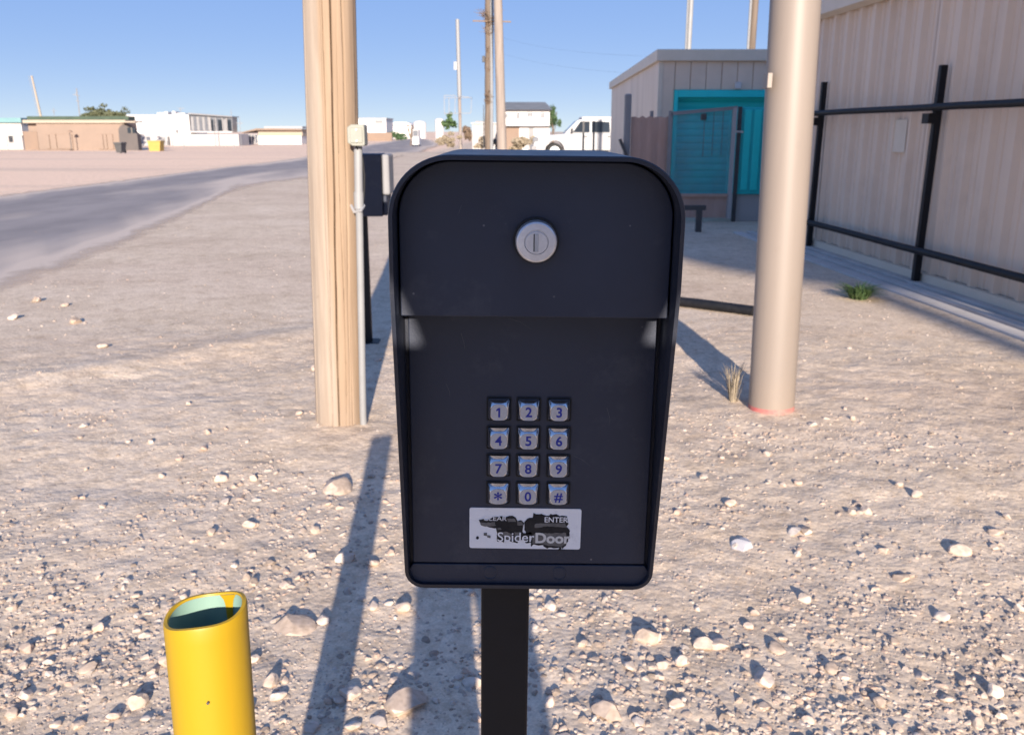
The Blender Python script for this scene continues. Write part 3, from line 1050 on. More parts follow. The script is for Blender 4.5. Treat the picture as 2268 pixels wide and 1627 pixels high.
# ================================================================== BEIGE PIPE POLE
pb_ = G(1706, 918)
YP = pb_.y + 0.1
base = Vector((at(1707, 915, YP).x, YP, gz(at(1707, 915, YP).x, YP)))
top = at(1762, 0, YP)
dirv = (top - base)
top2 = base + dirv * 2.6
bp = thing('pipe_pole', 'thick beige painted pipe pole with a pink band at its foot', 'pole', base)
mb = MB(); mb.tube([base + dirv.normalized() * -0.2, base + dirv.normalized() * 0.026], 0.1032, 40); mb.build('painted_band', M['pinkpaint'], bp, smooth=True)
mb = MB(); mb.tube([base + dirv.normalized() * 0.0262] + [base.lerp(top2, q) for q in (0.2, 0.5, 1)], 0.103, 40); mb.build('shaft', M['beigepole'], bp, smooth=True)
mb = MB(); mb.tube([top2, top2 + Vector((0, 0, 0.05)), top2 + Vector((0, 0, 0.08))], [0.108, 0.106, 0.06], 40); mb.build('cap', M['beigepole'], bp, smooth=True)
p = at(1706, 178, YP - 0.1)
mb = MB(); mb.box(p.x - 0.008, p.x + 0.012, YP - 0.09, YP - 0.02, p.z - 0.03, p.z + 0.03); mb.build('weld_tab', M['beigepole'], bp, bevel=0.002)

# ================================================================== WOODEN POLE
wb0 = G(752, 945)
YW = wb0.y + 0.1
wbase = Vector((at(753, 940, YW).x, YW, gz(at(753, 940, YW).x, YW) - 0.1))
wtop = at(729, 0, YW)
wdir = wtop - wbase
wend = wbase + wdir * 3.4
wpn = thing('wooden_pole', 'weathered pine utility pole with long cracks and a conduit', 'pole', wbase)
angs = [-165 + 0.9 * k for k in range(168)] + [-13.8 + 6.3 * k for k in range(1, 33)]
nA, nZ = len(angs), 80
vs = []
cracks = [(-80, 0.030, 0.022, 1.2), (-50, 0.020, 0.020, -0.8), (-62, 0.006, 0.012, 4.1), (-95, 0.010, 0.012, 5.2), (-100, 0.005, 0.03, 0.9), (-128, 0.004, 0.03, 0.5), (-150, 0.005, 0.03, 1.6), (-52, 0.006, 0.025, 2.2), (-15, 0.006, 0.04, 1.0)]
for iz in range(nZ + 1):
    t = iz / nZ
    if t < 0.36:
        pass
    c = wbase.lerp(wend, t)
    zz = t * 6
    for ia in range(nA):
        a = angs[ia]
        r = 0.1085 - 0.012 * t
        r += 0.0016 * mnoise.noise(Vector((math.cos(R(a)) * 3, math.sin(R(a)) * 3, zz * 1.2)))
        for (ca, dp, wd_, sd) in cracks:
            cc = ca + 6 * mnoise.noise(Vector((sd * 7, 0.3, zz * 0.9))) + 2 * mnoise.noise(Vector((sd * 3, 5, zz * 4)))
            da = ((a - cc + 180) % 360) - 180
            env = max(0.0, min(1.0, 0.65 + 1.1 * mnoise.noise(Vector((sd * 11, 2.2, zz * 0.8)))))
            r -= dp * env * math.exp(-(da / (wd_ * 57)) ** 2)
        vs.append((c.x + r * math.cos(R(a)), c.y + r * math.sin(R(a)), c.z))
fs = []
for iz in range(nZ):
    for ia in range(nA):
        a, b = iz * nA + ia, iz * nA + (ia + 1) % nA
        fs.append((a, b, b + nA, a + nA))
fs.append(tuple(nZ * nA + k for k in range(nA)))
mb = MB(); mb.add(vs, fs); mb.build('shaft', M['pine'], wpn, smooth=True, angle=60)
# junction box, conduit, cable
a, b = at(774, 276, YW - 0.10), at(814, 323, YW - 0.10)
mb = MB()
mb.prism_y([(a.x, b.z + 0.012), (a.x + 0.02, b.z), (b.x - 0.004, b.z), (b.x, b.z + 0.006), (b.x, a.z - 0.004), (b.x - 0.006, a.z), (a.x + 0.016, a.z), (a.x, a.z - 0.012)], YW - 0.165, YW - 0.085)
jb = mb.build('junction_box', M['boxgrey'], wpn, bevel=0.004)
mb = MB(); mb.box(a.x + 0.012, b.x - 0.008, YW - 0.170, YW - 0.1655, b.z + 0.012, a.z - 0.012); mb.build('cover', M['boxgrey'], jb, bevel=0.002)
for (zz_) in (b.z + 0.02, a.z - 0.02):
    mb = MB(); mb.tube([((a.x + b.x) / 2 + 0.004, YW - 0.174, zz_), ((a.x + b.x) / 2 + 0.004, YW - 0.170, zz_)], 0.004, 10); mb.build('screw', M['galv'], jb)
cpts = [at(793, 324, YW - 0.10), at(794, 400, YW - 0.10), at(795, 460, YW - 0.10), at(796, 480, YW - 0.095), at(800, 700, YW - 0.085), at(804, 918, YW - 0.07)]
mb = MB(); mb.tube([cpts[0], cpts[1], cpts[2]], 0.0172, 20); mb.build('conduit', M['pvc'], wpn, smooth=True)
mb = MB(); mb.tube([cpts[2] + Vector((0, 0, 0.0)), cpts[3], cpts[4], cpts[5], cpts[5] + Vector((0, 0.01, -0.15))], 0.0150, 20); mb.build('conduit', M['pvc'], wpn, smooth=True)
mb = MB(); mb.tube([at(794, 425, YW - 0.10), at(795, 462, YW - 0.10)], 0.0200, 20); mb.build('coupling', M['pvc'], wpn, smooth=True)
mb = MB(); mb.tube([at(776, 452, YW - 0.06), at(785, 470, YW - 0.10), at(800, 466, YW - 0.125), at(806, 455, YW - 0.09)], 0.006, 8); mb.build('strap', M['galv'], wpn, smooth=True)
mb = MB(); mb.tube([at(788, 324, YW - 0.12), at(803, 350, YW - 0.10), at(807, 390, YW - 0.09), at(806, 430, YW - 0.09), at(803, 470, YW - 0.085)], 0.0035, 8); mb.build('cable', M['wire'], wpn, smooth=True)

# ================================================================== SECOND KEYPAD (dark cabinet behind the wooden pole)
p = G(813, 762)
YC = p.y
ct = thing('rear_access_cabinet', 'black access-control cabinet on a thin post behind the wooden pole', 'cabinet', (p.x, YC, gz(p.x, YC)))
a, b = at(762, 341, YC), at(866, 479, YC)
mb = MB(); mb.box(a.x, at(846, 400, YC).x, YC - 0.02, YC + 0.20, b.z, a.z); mb.build('housing', M['black'], ct, bevel=0.006)
x0_, x1_ = at(846.5, 400, YC).x, b.x
z0_ = at(860, 432, YC).z
mb = MB(); mb.box(x0_, x1_, YC - 0.01, YC + 0.19, z0_, a.z - 0.002); mb.build('sunlit_side_hood', M['midgrey'], ct, bevel=0.012)  # grey colour paints in the sun reflected off the hood side
mb = MB(); mb.box(x0_, x1_ - 0.02, YC + 0.0, YC + 0.19, b.z + 0.004, z0_ - 0.002); mb.build('lower_lip', M['black'], ct, bevel=0.006)
mb = MB(); mb.beam((p.x, YC + 0.06, -0.1), (p.x, YC + 0.06, b.z + 0.01), 0.045); mb.build('post', M['black_steel'], ct, bevel=0.003)
mb = MB(); mb.box(p.x - 0.07, p.x + 0.07, YC - 0.01, YC + 0.13, -0.02, 0.012); mb.build('base_plate', M['black_steel'], ct)

# ================================================================== MAIN KEYPAD
KX, KW = 0.0145, 0.1896
YF = 0.615                      # keypad face plane
YU = 0.586                      # locked door panel plane
ZT = at(1190, 344, 0.565).z
ZB = at(1170, 1302, 0.612).z
ZBEND = at(1190, 640, 0.565).z
ZLIP = at(1170, 1248, YF).z
ZSPLIT = at(1190, 702, YU).z
key = thing('entry_keypad', 'black gate entry keypad with lock and metal keys on a post', 'keypad', (0, 0.66, 0))


def front_y(z):
    if z >= ZBEND: return 0.565
    return 0.565 + (0.6115 - 0.565) * (ZBEND - z) / (ZBEND - ZB)


def outline(inset, n_top=14, n_bot=6, z_lo=None, z_hi=None, rt=0.040, rb=0.0145):
    """closed outline of the case in xz, counted anticlockwise from lower left"""
    w, zt, zb = KW / 2 - inset, ZT - inset, ZB + inset
    rt, rb = max(rt - inset, 0.002), max(rb - inset, 0.002)
    pts = []
    for k in range(n_bot + 1):
        a = math.pi + math.pi / 2 * k / n_bot
        pts.append((KX - w + rb + rb * math.cos(a), zb + rb + rb * math.sin(a)))
    for k in range(n_bot + 1):
        a = 1.5 * math.pi + math.pi / 2 * k / n_bot
        pts.append((KX + w - rb + rb * math.cos(a), zb + rb + rb * math.sin(a)))
    for k in range(1, 6):
        pts.append((KX + w, zb + rb + (zt - rt - zb - rb) * k / 6))
    for k in range(n_top + 1):
        a = math.pi / 2 * k / n_top
        pts.append((KX + w - rt + rt * math.cos(a), zt - rt + rt * math.sin(a)))
    for k in range(n_top + 1):
        a = math.pi / 2 + math.pi / 2 * k / n_top
        pts.append((KX - w + rt + rt * math.cos(a), zt - rt + rt * math.sin(a)))
    for k in range(1, 6):
        pts.append((KX - w, zt - rt - (zt - rt - zb - rb) * k / 6))
    return pts


TH = 0.0032
o_out, o_in = outline(0), outline(TH)
n_ = len(o_out)
YBK = 0.745
rings = [[(x, YBK, z) for x, z in o_out],
         [(x, front_y(z) + 0.0010, z) for x, z in o_out],
         [(KX + (x - KX) * 0.9955, front_y(z), z + (-0.0006 if z > ZT - 0.05 else 0.0)) for x, z in o_out],
         [(KX + (x - KX) * 1.004, front_y(z), z) for x, z in o_in],
         [(x, front_y(z) + 0.0010, z) for x, z in o_in],
         [(x, YF + 0.004, z) for x, z in o_in]]
mb = MB()
vs = [p for r in rings for p in r]
fs = []
for i in range(len(rings) - 1):
    for k in range(n_):
        a, b = i * n_ + k, i * n_ + (k + 1) % n_
        fs.append((a, b, b + n_, a + n_))
fs.append(tuple(range(n_)))
fs.append(tuple((len(rings) - 1) * n_ + k for k in range(n_))[::-1])
mb.add(vs, fs)
mb.build('housing', M['black_gloss'], key, smooth=True, angle=30)
# door panel (upper)
up = [(x, z) for x, z in outline(TH + 0.0012, rt=0.040) if z > ZSPLIT]
lo_x = KW / 2 - TH - 0.0012
poly = [(KX - lo_x, ZSPLIT), (KX + lo_x, ZSPLIT)] + up
mb = MB(); mb.prism_y(poly, YU, YF - 0.001)
dp = mb.build('door_panel', M['black'], key, bevel=0.0008)
# lock
lc = at(1184, 533, YU - 0.004)
mb = MB()
prof_ = [(0.0145, 0.0), (0.0145, 0.0065), (0.0138, 0.0085), (0.0128, 0.0092), (0.0085, 0.0094), (0.0083, 0.0080)]


def lathe_y(mb, cx, cz, y0, prof, n=40, cap=True):
    vs = []
    for r, h in prof:
        for k in range(n):
            a = 2 * math.pi * k / n
            vs.append((cx + r * math.cos(a), y0 - h, cz + r * math.sin(a)))
    fs = []
    for i in range(len(prof) - 1):
        for k in range(n):
            p, q = i * n + k, i * n + (k + 1) % n
            fs.append((p, q, q + n, p + n))
    if cap: fs.append(tuple((len(prof) - 1) * n + k for k in range(n)))
    mb.add(vs, fs)


sc_ = 92 / 2 * (YU / CP) / FPX / 0.0145 * 1.02
lathe_y(mb, lc.x, lc.z, YU, [(0.0152 * sc_, 0), (0.0152 * sc_, 0.002)], cap=True)
mb.build('lock_gasket', M['rubber'], dp, smooth=True)
mb = MB()
lathe_y(mb, lc.x, lc.z, YU - 0.002, [(r * sc_ * 0.94, h) for r, h in prof_])
lk = mb.build('lock_collar', M['lockmetal'], dp, smooth=True, angle=25)
mb = MB(); lathe_y(mb, lc.x, lc.z - 0.0004, YU - 0.0095, [(0.0079, 0), (0.0079, 0.0004)], 36); mb.build('plug_seat', M['rubber'], dp, smooth=True)
mb = MB(); lathe_y(mb, lc.x, lc.z - 0.0004, YU - 0.0095, [(0.0074, 0), (0.0074, 0.0016), (0.0070, 0.0020)], 36); mb.build('lock_plug', M['lockmetal'], dp, smooth=True, angle=25)
mb = MB(); mb.box(lc.x - 0.0012, lc.x + 0.0012, YU - 0.01225, YU - 0.0114, lc.z - 0.0062, lc.z + 0.0054); mb.build('grip_bar', M['galv'], dp, bevel=0.0002)
mb = MB(); mb.box(lc.x - 0.0019, lc.x - 0.00125, YU - 0.01175, YU - 0.0113, lc.z - 0.006, lc.z + 0.0054); mb.build('key_slot', M['rubber'], dp)
# keypad panel (lower) and bottom lip
lo_w = KW / 2 - TH - 0.0026
mb = MB(); mb.box(KX - lo_w, KX + lo_w, YF, YF + 0.0035, ZLIP + 0.0006, ZSPLIT - 0.001)
kp = mb.build('keypad_panel', M['black'], key, bevel=0.0008)
lp = [(x, z) for x, z in outline(TH - 0.0004) if z < ZLIP - 0.0006]
lp = [(KX + lo_w, ZLIP - 0.0002), (KX - lo_w, ZLIP - 0.0002)] + [q for q in lp if q[1] < ZLIP - 0.0008]
lpx = sorted([q for q in lp[2:]], key=lambda q: math.atan2(q[1] - ZLIP, q[0] - KX))
mb = MB(); mb.prism_y([(KX - lo_w, ZLIP - 0.0002)] + lpx + [(KX + lo_w, ZLIP - 0.0002)], YF - 0.0007, YF + 0.003)
lip = mb.build('bottom_lip', M['black'], key, bevel=0.0006)
for px in (1090, 1243):
    c = at(px, 1268, YF - 0.0012)
    mb = MB(); lathe_y(mb, c.x, c.z, YF - 0.0007, [(0.0056, 0), (0.0056, 0.0002), (0.0050, 0.0005), (0.0046, 0.0002), (0.0040, 0.0003)], 28); mb.build('plug', M['black'], lip, smooth=True)
# side bracket behind the visor
a, b = at(858, 556, 0.66), at(880, 676, 0.66)
mb = MB(); mb.box(KX - KW / 2 - 0.0075, KX - KW / 2 - 0.0002, 0.63, 0.70, b.z, a.z); mb.build('side_bracket', M['black_steel'], key, bevel=0.002)
# hairline scratches in the coat
for (q0, q1, q2, yy) in (((1020, 738), (1027, 760), (1030, 778), YF), ((988, 850), (996, 868), (997, 880), YF), ((1125, 705), (1150, 712), (1175, 728), YF), ((1018, 455), (1013, 470), (1010, 478), YU), ((1255, 1000), (1290, 1015), (1310, 1030), YF), ((1345, 900), (1352, 925), (1350, 940), YF)):
    mb = MB()
    A = [at(*q, yy - 0.00012) for q in (q0, q1, q2)]
    o_ = Vector((0.00012, 0, 0.00008))
    mb.add([A[0] - o_, A[1] - o_, A[2] - o_ * 0.3, A[2] + o_ * 0.3, A[1] + o_, A[0] + o_], [(0, 1, 4, 5), (1, 2, 3, 4)])
    mb.build('scratch', M['scuff'], key)
# post
mb = MB(); px_ = at(1119, 1400, 0.66).x + 0.0022; mb.box(px_ - 0.0195, px_ + 0.0195, 0.64, 0.679, -0.05, ZB + 0.02)
ps = mb.build('post', M['black_steel'], key, bevel=0.002)
mb = MB(); mb.box(px_ - 0.09, px_ + 0.09, 0.57, 0.75, -0.03, 0.012); mb.build('base_plate', M['black_steel'], ps, bevel=0.003)
# keys
cols = [1106, 1172, 1239.5]
rows = [908, 971.5, 1033, 1094]
KS = 0.0161


def sq_ring(sz, rr, y, n=4):
    h = sz / 2
    pts = []
    for cx, cz, a0 in ((h - rr, h - rr, 0), (-h + rr, h - rr, 90), (-h + rr, -h + rr, 180), (h - rr, -h + rr, 270)):
        for k in range(n + 1):
            a = R(a0 + 90 * k / n)
            pts.append((cx + rr * math.cos(a), y, cz + rr * math.sin(a)))
    return pts


def loft(mb, rings, cap=True):
    n = len(rings[0])
    vs = [p for r in rings for p in r]
    fs = [(i * n + k, i * n + (k + 1) % n, (i + 1) * n + (k + 1) % n, (i + 1) * n + k) for i in range(len(rings) - 1) for k in range(n)]
    if cap: fs.append(tuple((len(rings) - 1) * n + k for k in range(n)))
    mb.add(vs, fs)


def dn(ring, dz):
    return [(x, y_, z - dz) for x, y_, z in ring]


kmesh = MB(); loft(kmesh, [sq_ring(KS, 0.0012, 0.001), sq_ring(KS, 0.0012, -0.0014), sq_ring(KS * 0.975, 0.0014, -0.0020), sq_ring(KS * 0.95, 0.0018, -0.0024), dn(sq_ring(KS * 0.86, 0.0030, -0.0046), 0.0006), dn(sq_ring(KS * 0.78, 0.0042, -0.0059), 0.0010), dn(sq_ring(KS * 0.755, 0.0045, -0.0061), 0.0010)])
fmesh = MB(); loft(fmesh, [dn(sq_ring(KS * 0.75, 0.0045, -0.0061), 0.0010), dn(sq_ring(KS * 0.73, 0.0044, -0.0064), 0.0010)])
bmesh_ = MB()
loft(bmesh_, [sq_ring(KS * 1.12, 0.0012, 0.0005), sq_ring(KS * 1.12, 0.0012, -0.0010), sq_ring(KS * 1.05, 0.0010, -0.0012), sq_ring(KS * 1.03, 0.001, 0.0003)], cap=False)
chars = ['1', '2', '3', '4', '5', '6', '7', '8', '9', '*', '0', '#']
k0 = None
for r_ in range(4):
    for c_ in range(3):
        ch = chars[r_ * 3 + c_]
        p = at(cols[c_], rows[r_], YF - 0.004)
        if k0 is None:
            k0 = kmesh.build('key', M['chrome'], None, smooth=True, angle=32)
            f0 = fmesh.build('key_face', M['keyface'], k0, smooth=True, angle=32)
            z0 = bmesh_.build('key_bezel', M['rubber'], k0, smooth=True, angle=32)
            ko = k0
        else:
            ko = k0.copy(); C.objects.link(ko)
            for ch_ in (f0, z0):
                cc = ch_.copy(); C.objects.link(cc); cc.parent = ko
        ko.parent = key
        ko.location = (p.x, YF - 0.66, p.z)
        ko['label'] = 'metal key marked ' + {'*': 'with a star', '#': 'with a hash sign'}.get(ch, ch)
        tv, tf = text_mesh(ch, 0.0102 if ch != '*' else 0.014, 0.00022)
        if ch == '1':
            tv = [(x * 0.0102, y_ * 0.0102, 0) for x, y_ in ((-0.05, -0.35), (0.09, -0.35), (0.09, 0.35), (-0.03, 0.35), (-0.19, 0.22), (-0.19, 0.09), (-0.05, 0.17))]
            tf = [(0, 1, 2, 3, 6), (3, 4, 5, 6)]
        # default font sits on a centre line; the star rides high
        dzc = -0.0022 if ch == '*' else 0.0
        tm = bpy.data.meshes.new('digit')
        tm.from_pydata([(x, -0.0066, y_ - 0.0011 + dzc) for x, y_, _ in tv], [], tf)
        tm.materials.append(M['blueink'])
        to = bpy.data.objects.new('digit', tm)
        C.objects.link(to)
        to.parent = ko
# label plate with worn print
la, lb = at(1043, 1124, YF), at(1289, 1213, YF)
LW, LH = lb.x - la.x, la.z - lb.z
lcx, lcz = (la.x + lb.x) / 2, (la.z + lb.z) / 2
tilt = R(-0.3)


def lab(u, v, y):
    """label pixel (as read off the photo) to world"""
    x, z = ((u - 1150) / 1680) * LW, -((v - 600) / 620) * LH
    return (lcx + x * math.cos(tilt) - z * math.sin(tilt), y, lcz + x * math.sin(tilt) + z * math.cos(tilt))


def rrect(u0, u1, v0, v1, r):
    out = []
    for cu, cv, a0 in ((u1 - r, v0 + r, 0), (u0 + r, v0 + r, 90), (u0 + r, v1 - r, 180), (u1 - r, v1 - r, 270)):
        for k in range(5):
            a = R(a0 + 22.5 * k)
            out.append((cu + r * math.cos(a), cv - r * math.sin(a)))
    return out


yl = YF - 0.0007
pl = rrect(310, 1990, 290, 910, 32)
mb = MB()
nn = len(pl)
mb.add([lab(u, v, yl) for u, v in pl] + [lab(u, v, YF + 0.0002) for u, v in pl], [tuple(range(nn)), tuple(range(2 * nn - 1, nn - 1, -1))] + [(i, (i + 1) % nn, nn + (i + 1) % nn, nn + i) for i in range(nn)])
lbl = mb.build('label_plate', M['labelwhite'], key)


def rag(poly, amp, seed):
    rr = random.Random(seed)
    out = []
    for (a, b) in zip(poly, poly[1:] + poly[:1]):
        L = math.hypot(b[0] - a[0], b[1] - a[1])
        k = max(1, int(L / 28))
        for i in range(k):
            t = i / k
            out.append((a[0] + (b[0] - a[0]) * t + rr.uniform(-amp, amp), a[1] + (b[1] - a[1]) * t + rr.uniform(-amp, amp)))
    return out


def flat(polys, y, name, m, par):
    mb = MB()
    for pp in polys:
        mb.add([lab(u, v, y) for u, v in pp], [tuple(range(len(pp)))])
    return mb.build(name, m, par)


blk1 = [(455, 470), (520, 462), (600, 470), (650, 430), (760, 412), (860, 432), (900, 405), (950, 395), (1000, 420), (1035, 475), (1100, 478), (1126, 515), (1118, 560), (1112, 640), (1125, 660), (1245, 650), (1240, 800), (1180, 830), (1140, 790), (1060, 770), (1030, 815), (980, 800), (940, 810), (900, 780), (850, 770), (830, 822), (790, 790), (725, 805), (722, 640), (715, 600), (640, 600), (580, 570), (490, 562)]
blk2 = [(1142, 500), (1200, 425), (1255, 432), (1275, 362), (1350, 368), (1420, 378), (1500, 400), (1525, 362), (1560, 385), (1612, 373), (1660, 392), (1768, 393), (1798, 520), (1780, 555), (1815, 600), (1822, 690), (1790, 820), (1730, 905), (1712, 870), (1690, 925), (1662, 925), (1665, 880), (1585, 890), (1462, 893), (1420, 850), (1368, 862), (1290, 845), (1247, 885), (1248, 690), (1170, 680), (1145, 620)]
flat([rag(blk1, 9, 3), rag(blk2, 9, 4)], yl - 0.00025, 'worn_print', M['labelblack'], lbl)
gr_ = [[(470, 505), (560, 512), (690, 500), (703, 560), (560, 572), (490, 558)], [(880, 445), (985, 442), (1015, 495), (890, 497)], [(1020, 480), (1100, 490), (1120, 550), (1030, 540)],
       [(1290, 520), (1500, 505), (1750, 505), (1778, 575), (1600, 560), (1460, 556), (1300, 580)], [(1262, 700), (1312, 655), (1540, 660), (1765, 650), (1788, 815), (1700, 868), (1480, 850), (1400, 825), (1265, 820)],
       [(735, 655), (880, 645), (960, 690), (940, 780), (860, 740), (740, 700)], [(985, 655), (1085, 650), (1085, 700), (990, 720)], [(725, 590), (790, 590), (795, 622), (730, 622)], [(1005, 730), (1090, 700), (1095, 780), (1010, 790)]]
flat([rag(g, 6, 20 + i) for i, g in enumerate(gr_)], yl - 0.00042, 'scuffed_print', M['labelgrey'], lbl)
flat([[(525, 672), (575, 668), (575, 720), (528, 712)], [(578, 705), (630, 712), (628, 752), (580, 742)]], yl - 0.00025, 'logo_remnant', M['labelgrey'], lbl)
flat([[(432 + 22 * math.cos(R(a)), 750 + 24 * math.sin(R(a))) for a in range(0, 360, 24)]], yl - 0.00025, 'indicator_hole', M['labelblack'], lbl)


def word(txt, u0, u1, vbase, vtop, m, bold, name):
    tv, tf = text_mesh(txt, 1.0, bold, 'LEFT')
    xs = [p[0] for p in tv]
    capv = [p[1] for p in tv]
    hmax = max(capv)
    mb = MB()
    x0, x1 = min(xs), max(xs)
    mb.add([lab(u0 + (p[0] - x0) / (x1 - x0) * (u1 - u0), vbase - p[1] / hmax * (vbase - vtop), yl - 0.0006) for p in tv], tf)
    return mb.build(name, m, lbl)


word('CLEAR', 520, 870, 478, 412, M['labelwhite'], 0.0, 'lettering')
word('ENTER', 1440, 1790, 490, 412, M['labelwhite'], 0.01, 'lettering')
word('Spider', 735, 1292, 795, 655, M['labelwhite'], 0.005, 'lettering')
word('Door', 1308, 1838, 808, 655, M['labelcream'], 0.035, 'lettering')

# the whole post leans a touch to the right
LEAN = R(0.6)
key.rotation_euler = (0, LEAN, 0)
key.location.x -= 1.08 * math.sin(LEAN)

# ================================================================== YELLOW BOLLARD
bt = at(455, 1350, 0.87)
bb = at(478, 1627, 0.87 + 0.0)
bdir = (bt - bb).normalized()
btop = bt
bbase = btop - bdir * (btop.z / bdir.z + 0.05)
RB = 0.0445
bol = thing('yellow_bollard', 'yellow steel pipe bollard with an open slanted top', 'bollard', (bbase.x, bbase.y, 0))
ux = Vector((1, 0, 0)); ux = (ux - bdir * ux.dot(bdir)).normalized(); uy = bdir.cross(ux)
NB = 56


def rim_h(a):     # the cut is not square: higher at right
    return 0.0055 * math.cos(a) + 0.002 * math.sin(3 * a)


def bring(r, h, cut=0.0):
    out = []
    for k in range(NB):
        a = 2 * math.pi * k / NB
        out.append(btop + ux * r * math.cos(a) + uy * r * math.sin(a) + bdir * (h + cut * rim_h(a)))
    return out


Lb = (btop - bbase).length
rr_ = [bring(RB, -Lb), bring(RB, -0.3), bring(RB, -0.02, 1), bring(RB, -0.003, 1), bring(RB - 0.001, 0, 1), bring(RB - 0.0045, 0.0003, 1), bring(RB - 0.0055, -0.002, 1)]
mb = MB(); loft(mb, [[tuple(p) for p in r] for r in rr_], cap=False)
mb.build('pipe', M['yellow'], bol, smooth=True, angle=50)
mb = MB(); loft(mb, [[tuple(p) for p in r] for r in (bring(RB - 0.0055, -0.0021, 1), bring(RB - 0.0057, -0.1), bring(RB - 0.0057, -Lb + 0.1))], cap=True)
mb.build('inner_wall', M['greenpaint'], bol, smooth=True, angle=50)
# yellow paint run inside
vs = []
a0 = R(68)
run = [(0.0, 0.30), (0.006, 0.19), (0.014, 0.14), (0.03, 0.115), (0.05, 0.10), (0.075, 0.085), (0.10, 0.04)]
for (dd, wv) in run:
    for s in (-1, -0.4, 0.4, 1):
        a = a0 + s * wv
        rr2 = RB - 0.0060 - (0.0008 if abs(s) < 1 else 0)
        vs.append(btop + ux * rr2 * math.cos(a) + uy * rr2 * math.sin(a) + bdir * (-0.002 - dd + rim_h(a)))
mb = MB(); mb.add(vs, [(i * 4 + k, i * 4 + k + 1, i * 4 + k + 5, i * 4 + k + 4) for i in range(len(run) - 1) for k in range(3)])
mb.build('paint_run', M['yellow'], bol, smooth=True)
p = at(460, 1557, 0.87 - RB - 0.001)
mb = MB(); mb.tube([p, p + Vector((0, 0.004, 0))], 0.0016, 8); mb.build('chip', M['darkgrey'], bol)


# ================================================================== STONES AND GRAVEL
def rock_bm(sub, seed, flat_=0.65, chips=9):
    rr = random.Random(seed)
    bm = bmesh.new()
    bmesh.ops.create_icosphere(bm, subdivisions=sub, radius=1)
    sx, sy, sz = rr.uniform(0.8, 1.25), rr.uniform(0.7, 1.0), rr.uniform(flat_ * 0.8, flat_ * 1.2)
    planes = []
    for _ in range(chips):
        d = Vector((rr.gauss(0, 1), rr.gauss(0, 1), rr.gauss(0, 1))).normalized()
        planes.append((d, rr.uniform(0.55, 0.86)))
    off = Vector((rr.uniform(0, 50), rr.uniform(0, 50), 0))
    for v in bm.verts:
        for d, h in planes:
            s = v.co.dot(d)
            if s > h: v.co -= d * (s - h) * 0.97
        v.co *= 1 + 0.16 * mnoise.noise(v.co * 1.7 + off) + (0.05 * mnoise.noise(v.co * 5 + off) if sub > 2 else 0)
        v.co = Vector((v.co.x * sx, v.co.y * sy, v.co.z * sz))
    return bm


rock_meshes = []
for s in range(9):
    bm = rock_bm(3, 100 + s)
    me = bpy.data.meshes.new('stone')
    bm.to_mesh(me)
    bm.free()
    me.polygons.foreach_set('use_smooth', [True] * len(me.polygons))
    me.set_sharp_from_angle(angle=R(24))
    me.materials.append(M['stone'])
    rock_meshes.append(me)


def place_rock(x, y, w, mi, rz, label, group=None, sink=0.25, sq=1.0, name='stone'):
    o = bpy.data.objects.new(name, rock_meshes[mi])
    C.objects.link(o)
    s = w / 2
    o.scale = (s, s * rnd.uniform(0.85, 1.1), s * sq)
    o.rotation_euler = (rnd.uniform(-0.25, 0.25), rnd.uniform(-0.25, 0.25), rz)
    o.location = (x, y, gz(x, y) + s * 0.62 * sq - s * sink)
    tag(o, label, 'stone', group)
    return o


named = [(745, 1085, 92, 0.6, 'large flat white rock left of the keypad near the pole foot'), (765, 1243, 48, 0.9, 'rounded pale rock touching the left edge of the bollard shadow'),
         (890, 1355, 46, 0.9, 'pale rock at the left edge of the broad shadow below the keypad'), (650, 1388, 88, 0.55, 'wide flat white rock right of the bollard top'),
         (905, 1562, 84, 0.8, 'biggest white rock half in the broad shadow left of the keypad post'), (1046, 1520, 42, 0.8, 'shaded rock just left of the keypad post'),
         (825, 1253, 34, 0.9, 'small upright stone inside the narrow bollard shadow'), (778, 1538, 62, 0.6, 'flat stone lying across the lower end of the bollard shadow'),
         (690, 1618, 52, 0.6, 'stone at the bottom edge between bollard and its shadow'), (305, 1562, 54, 0.8, 'pale rock at the bottom left of the yellow bollard'),
         (1436, 1418, 62, 0.85, 'pointed pale rock below the right corner of the keypad box'), (1590, 1432, 62, 0.65, 'flat white rock right of the keypad post with a dark gap beneath'),
         (1690, 1512, 56, 0.85, 'large round rock in the lower right gravel, bigger than its neighbours'), (1345, 1582, 60, 0.75, 'broad pale rock at the bottom right of the keypad post'),
         (2130, 1225, 54, 0.6, 'pale angular rock alone near the right edge of the lot'), (1720, 1440, 44, 0.7, 'blunt rock just above the large round rock at lower right'),
         (600, 1512, 44, 0.8, 'white chunky rock just right of the yellow bollard'), (1640, 1210, 66, 0.5, 'half-buried bluish slab right of the keypad box')]
for i, (px, py, w, sq, lab_) in enumerate(named):
    p = G(px, py)
    dist = math.hypot(p.length, 0)
    dep = p.y * CP - (p.z - CAM_H) * SP
    ro_ = place_rock(p.x, p.y, w / FPX * dep * 1.02, i % 9, rnd.uniform(0, 6.28), lab_, None, 0.25, sq, 'rock')
    if 'slab' in lab_:
        ro_.data = ro_.data.copy()
        ro_.data.materials.clear()
        ro_.data.materials.append(M['slab'])
        ro_.location.z -= 0.004
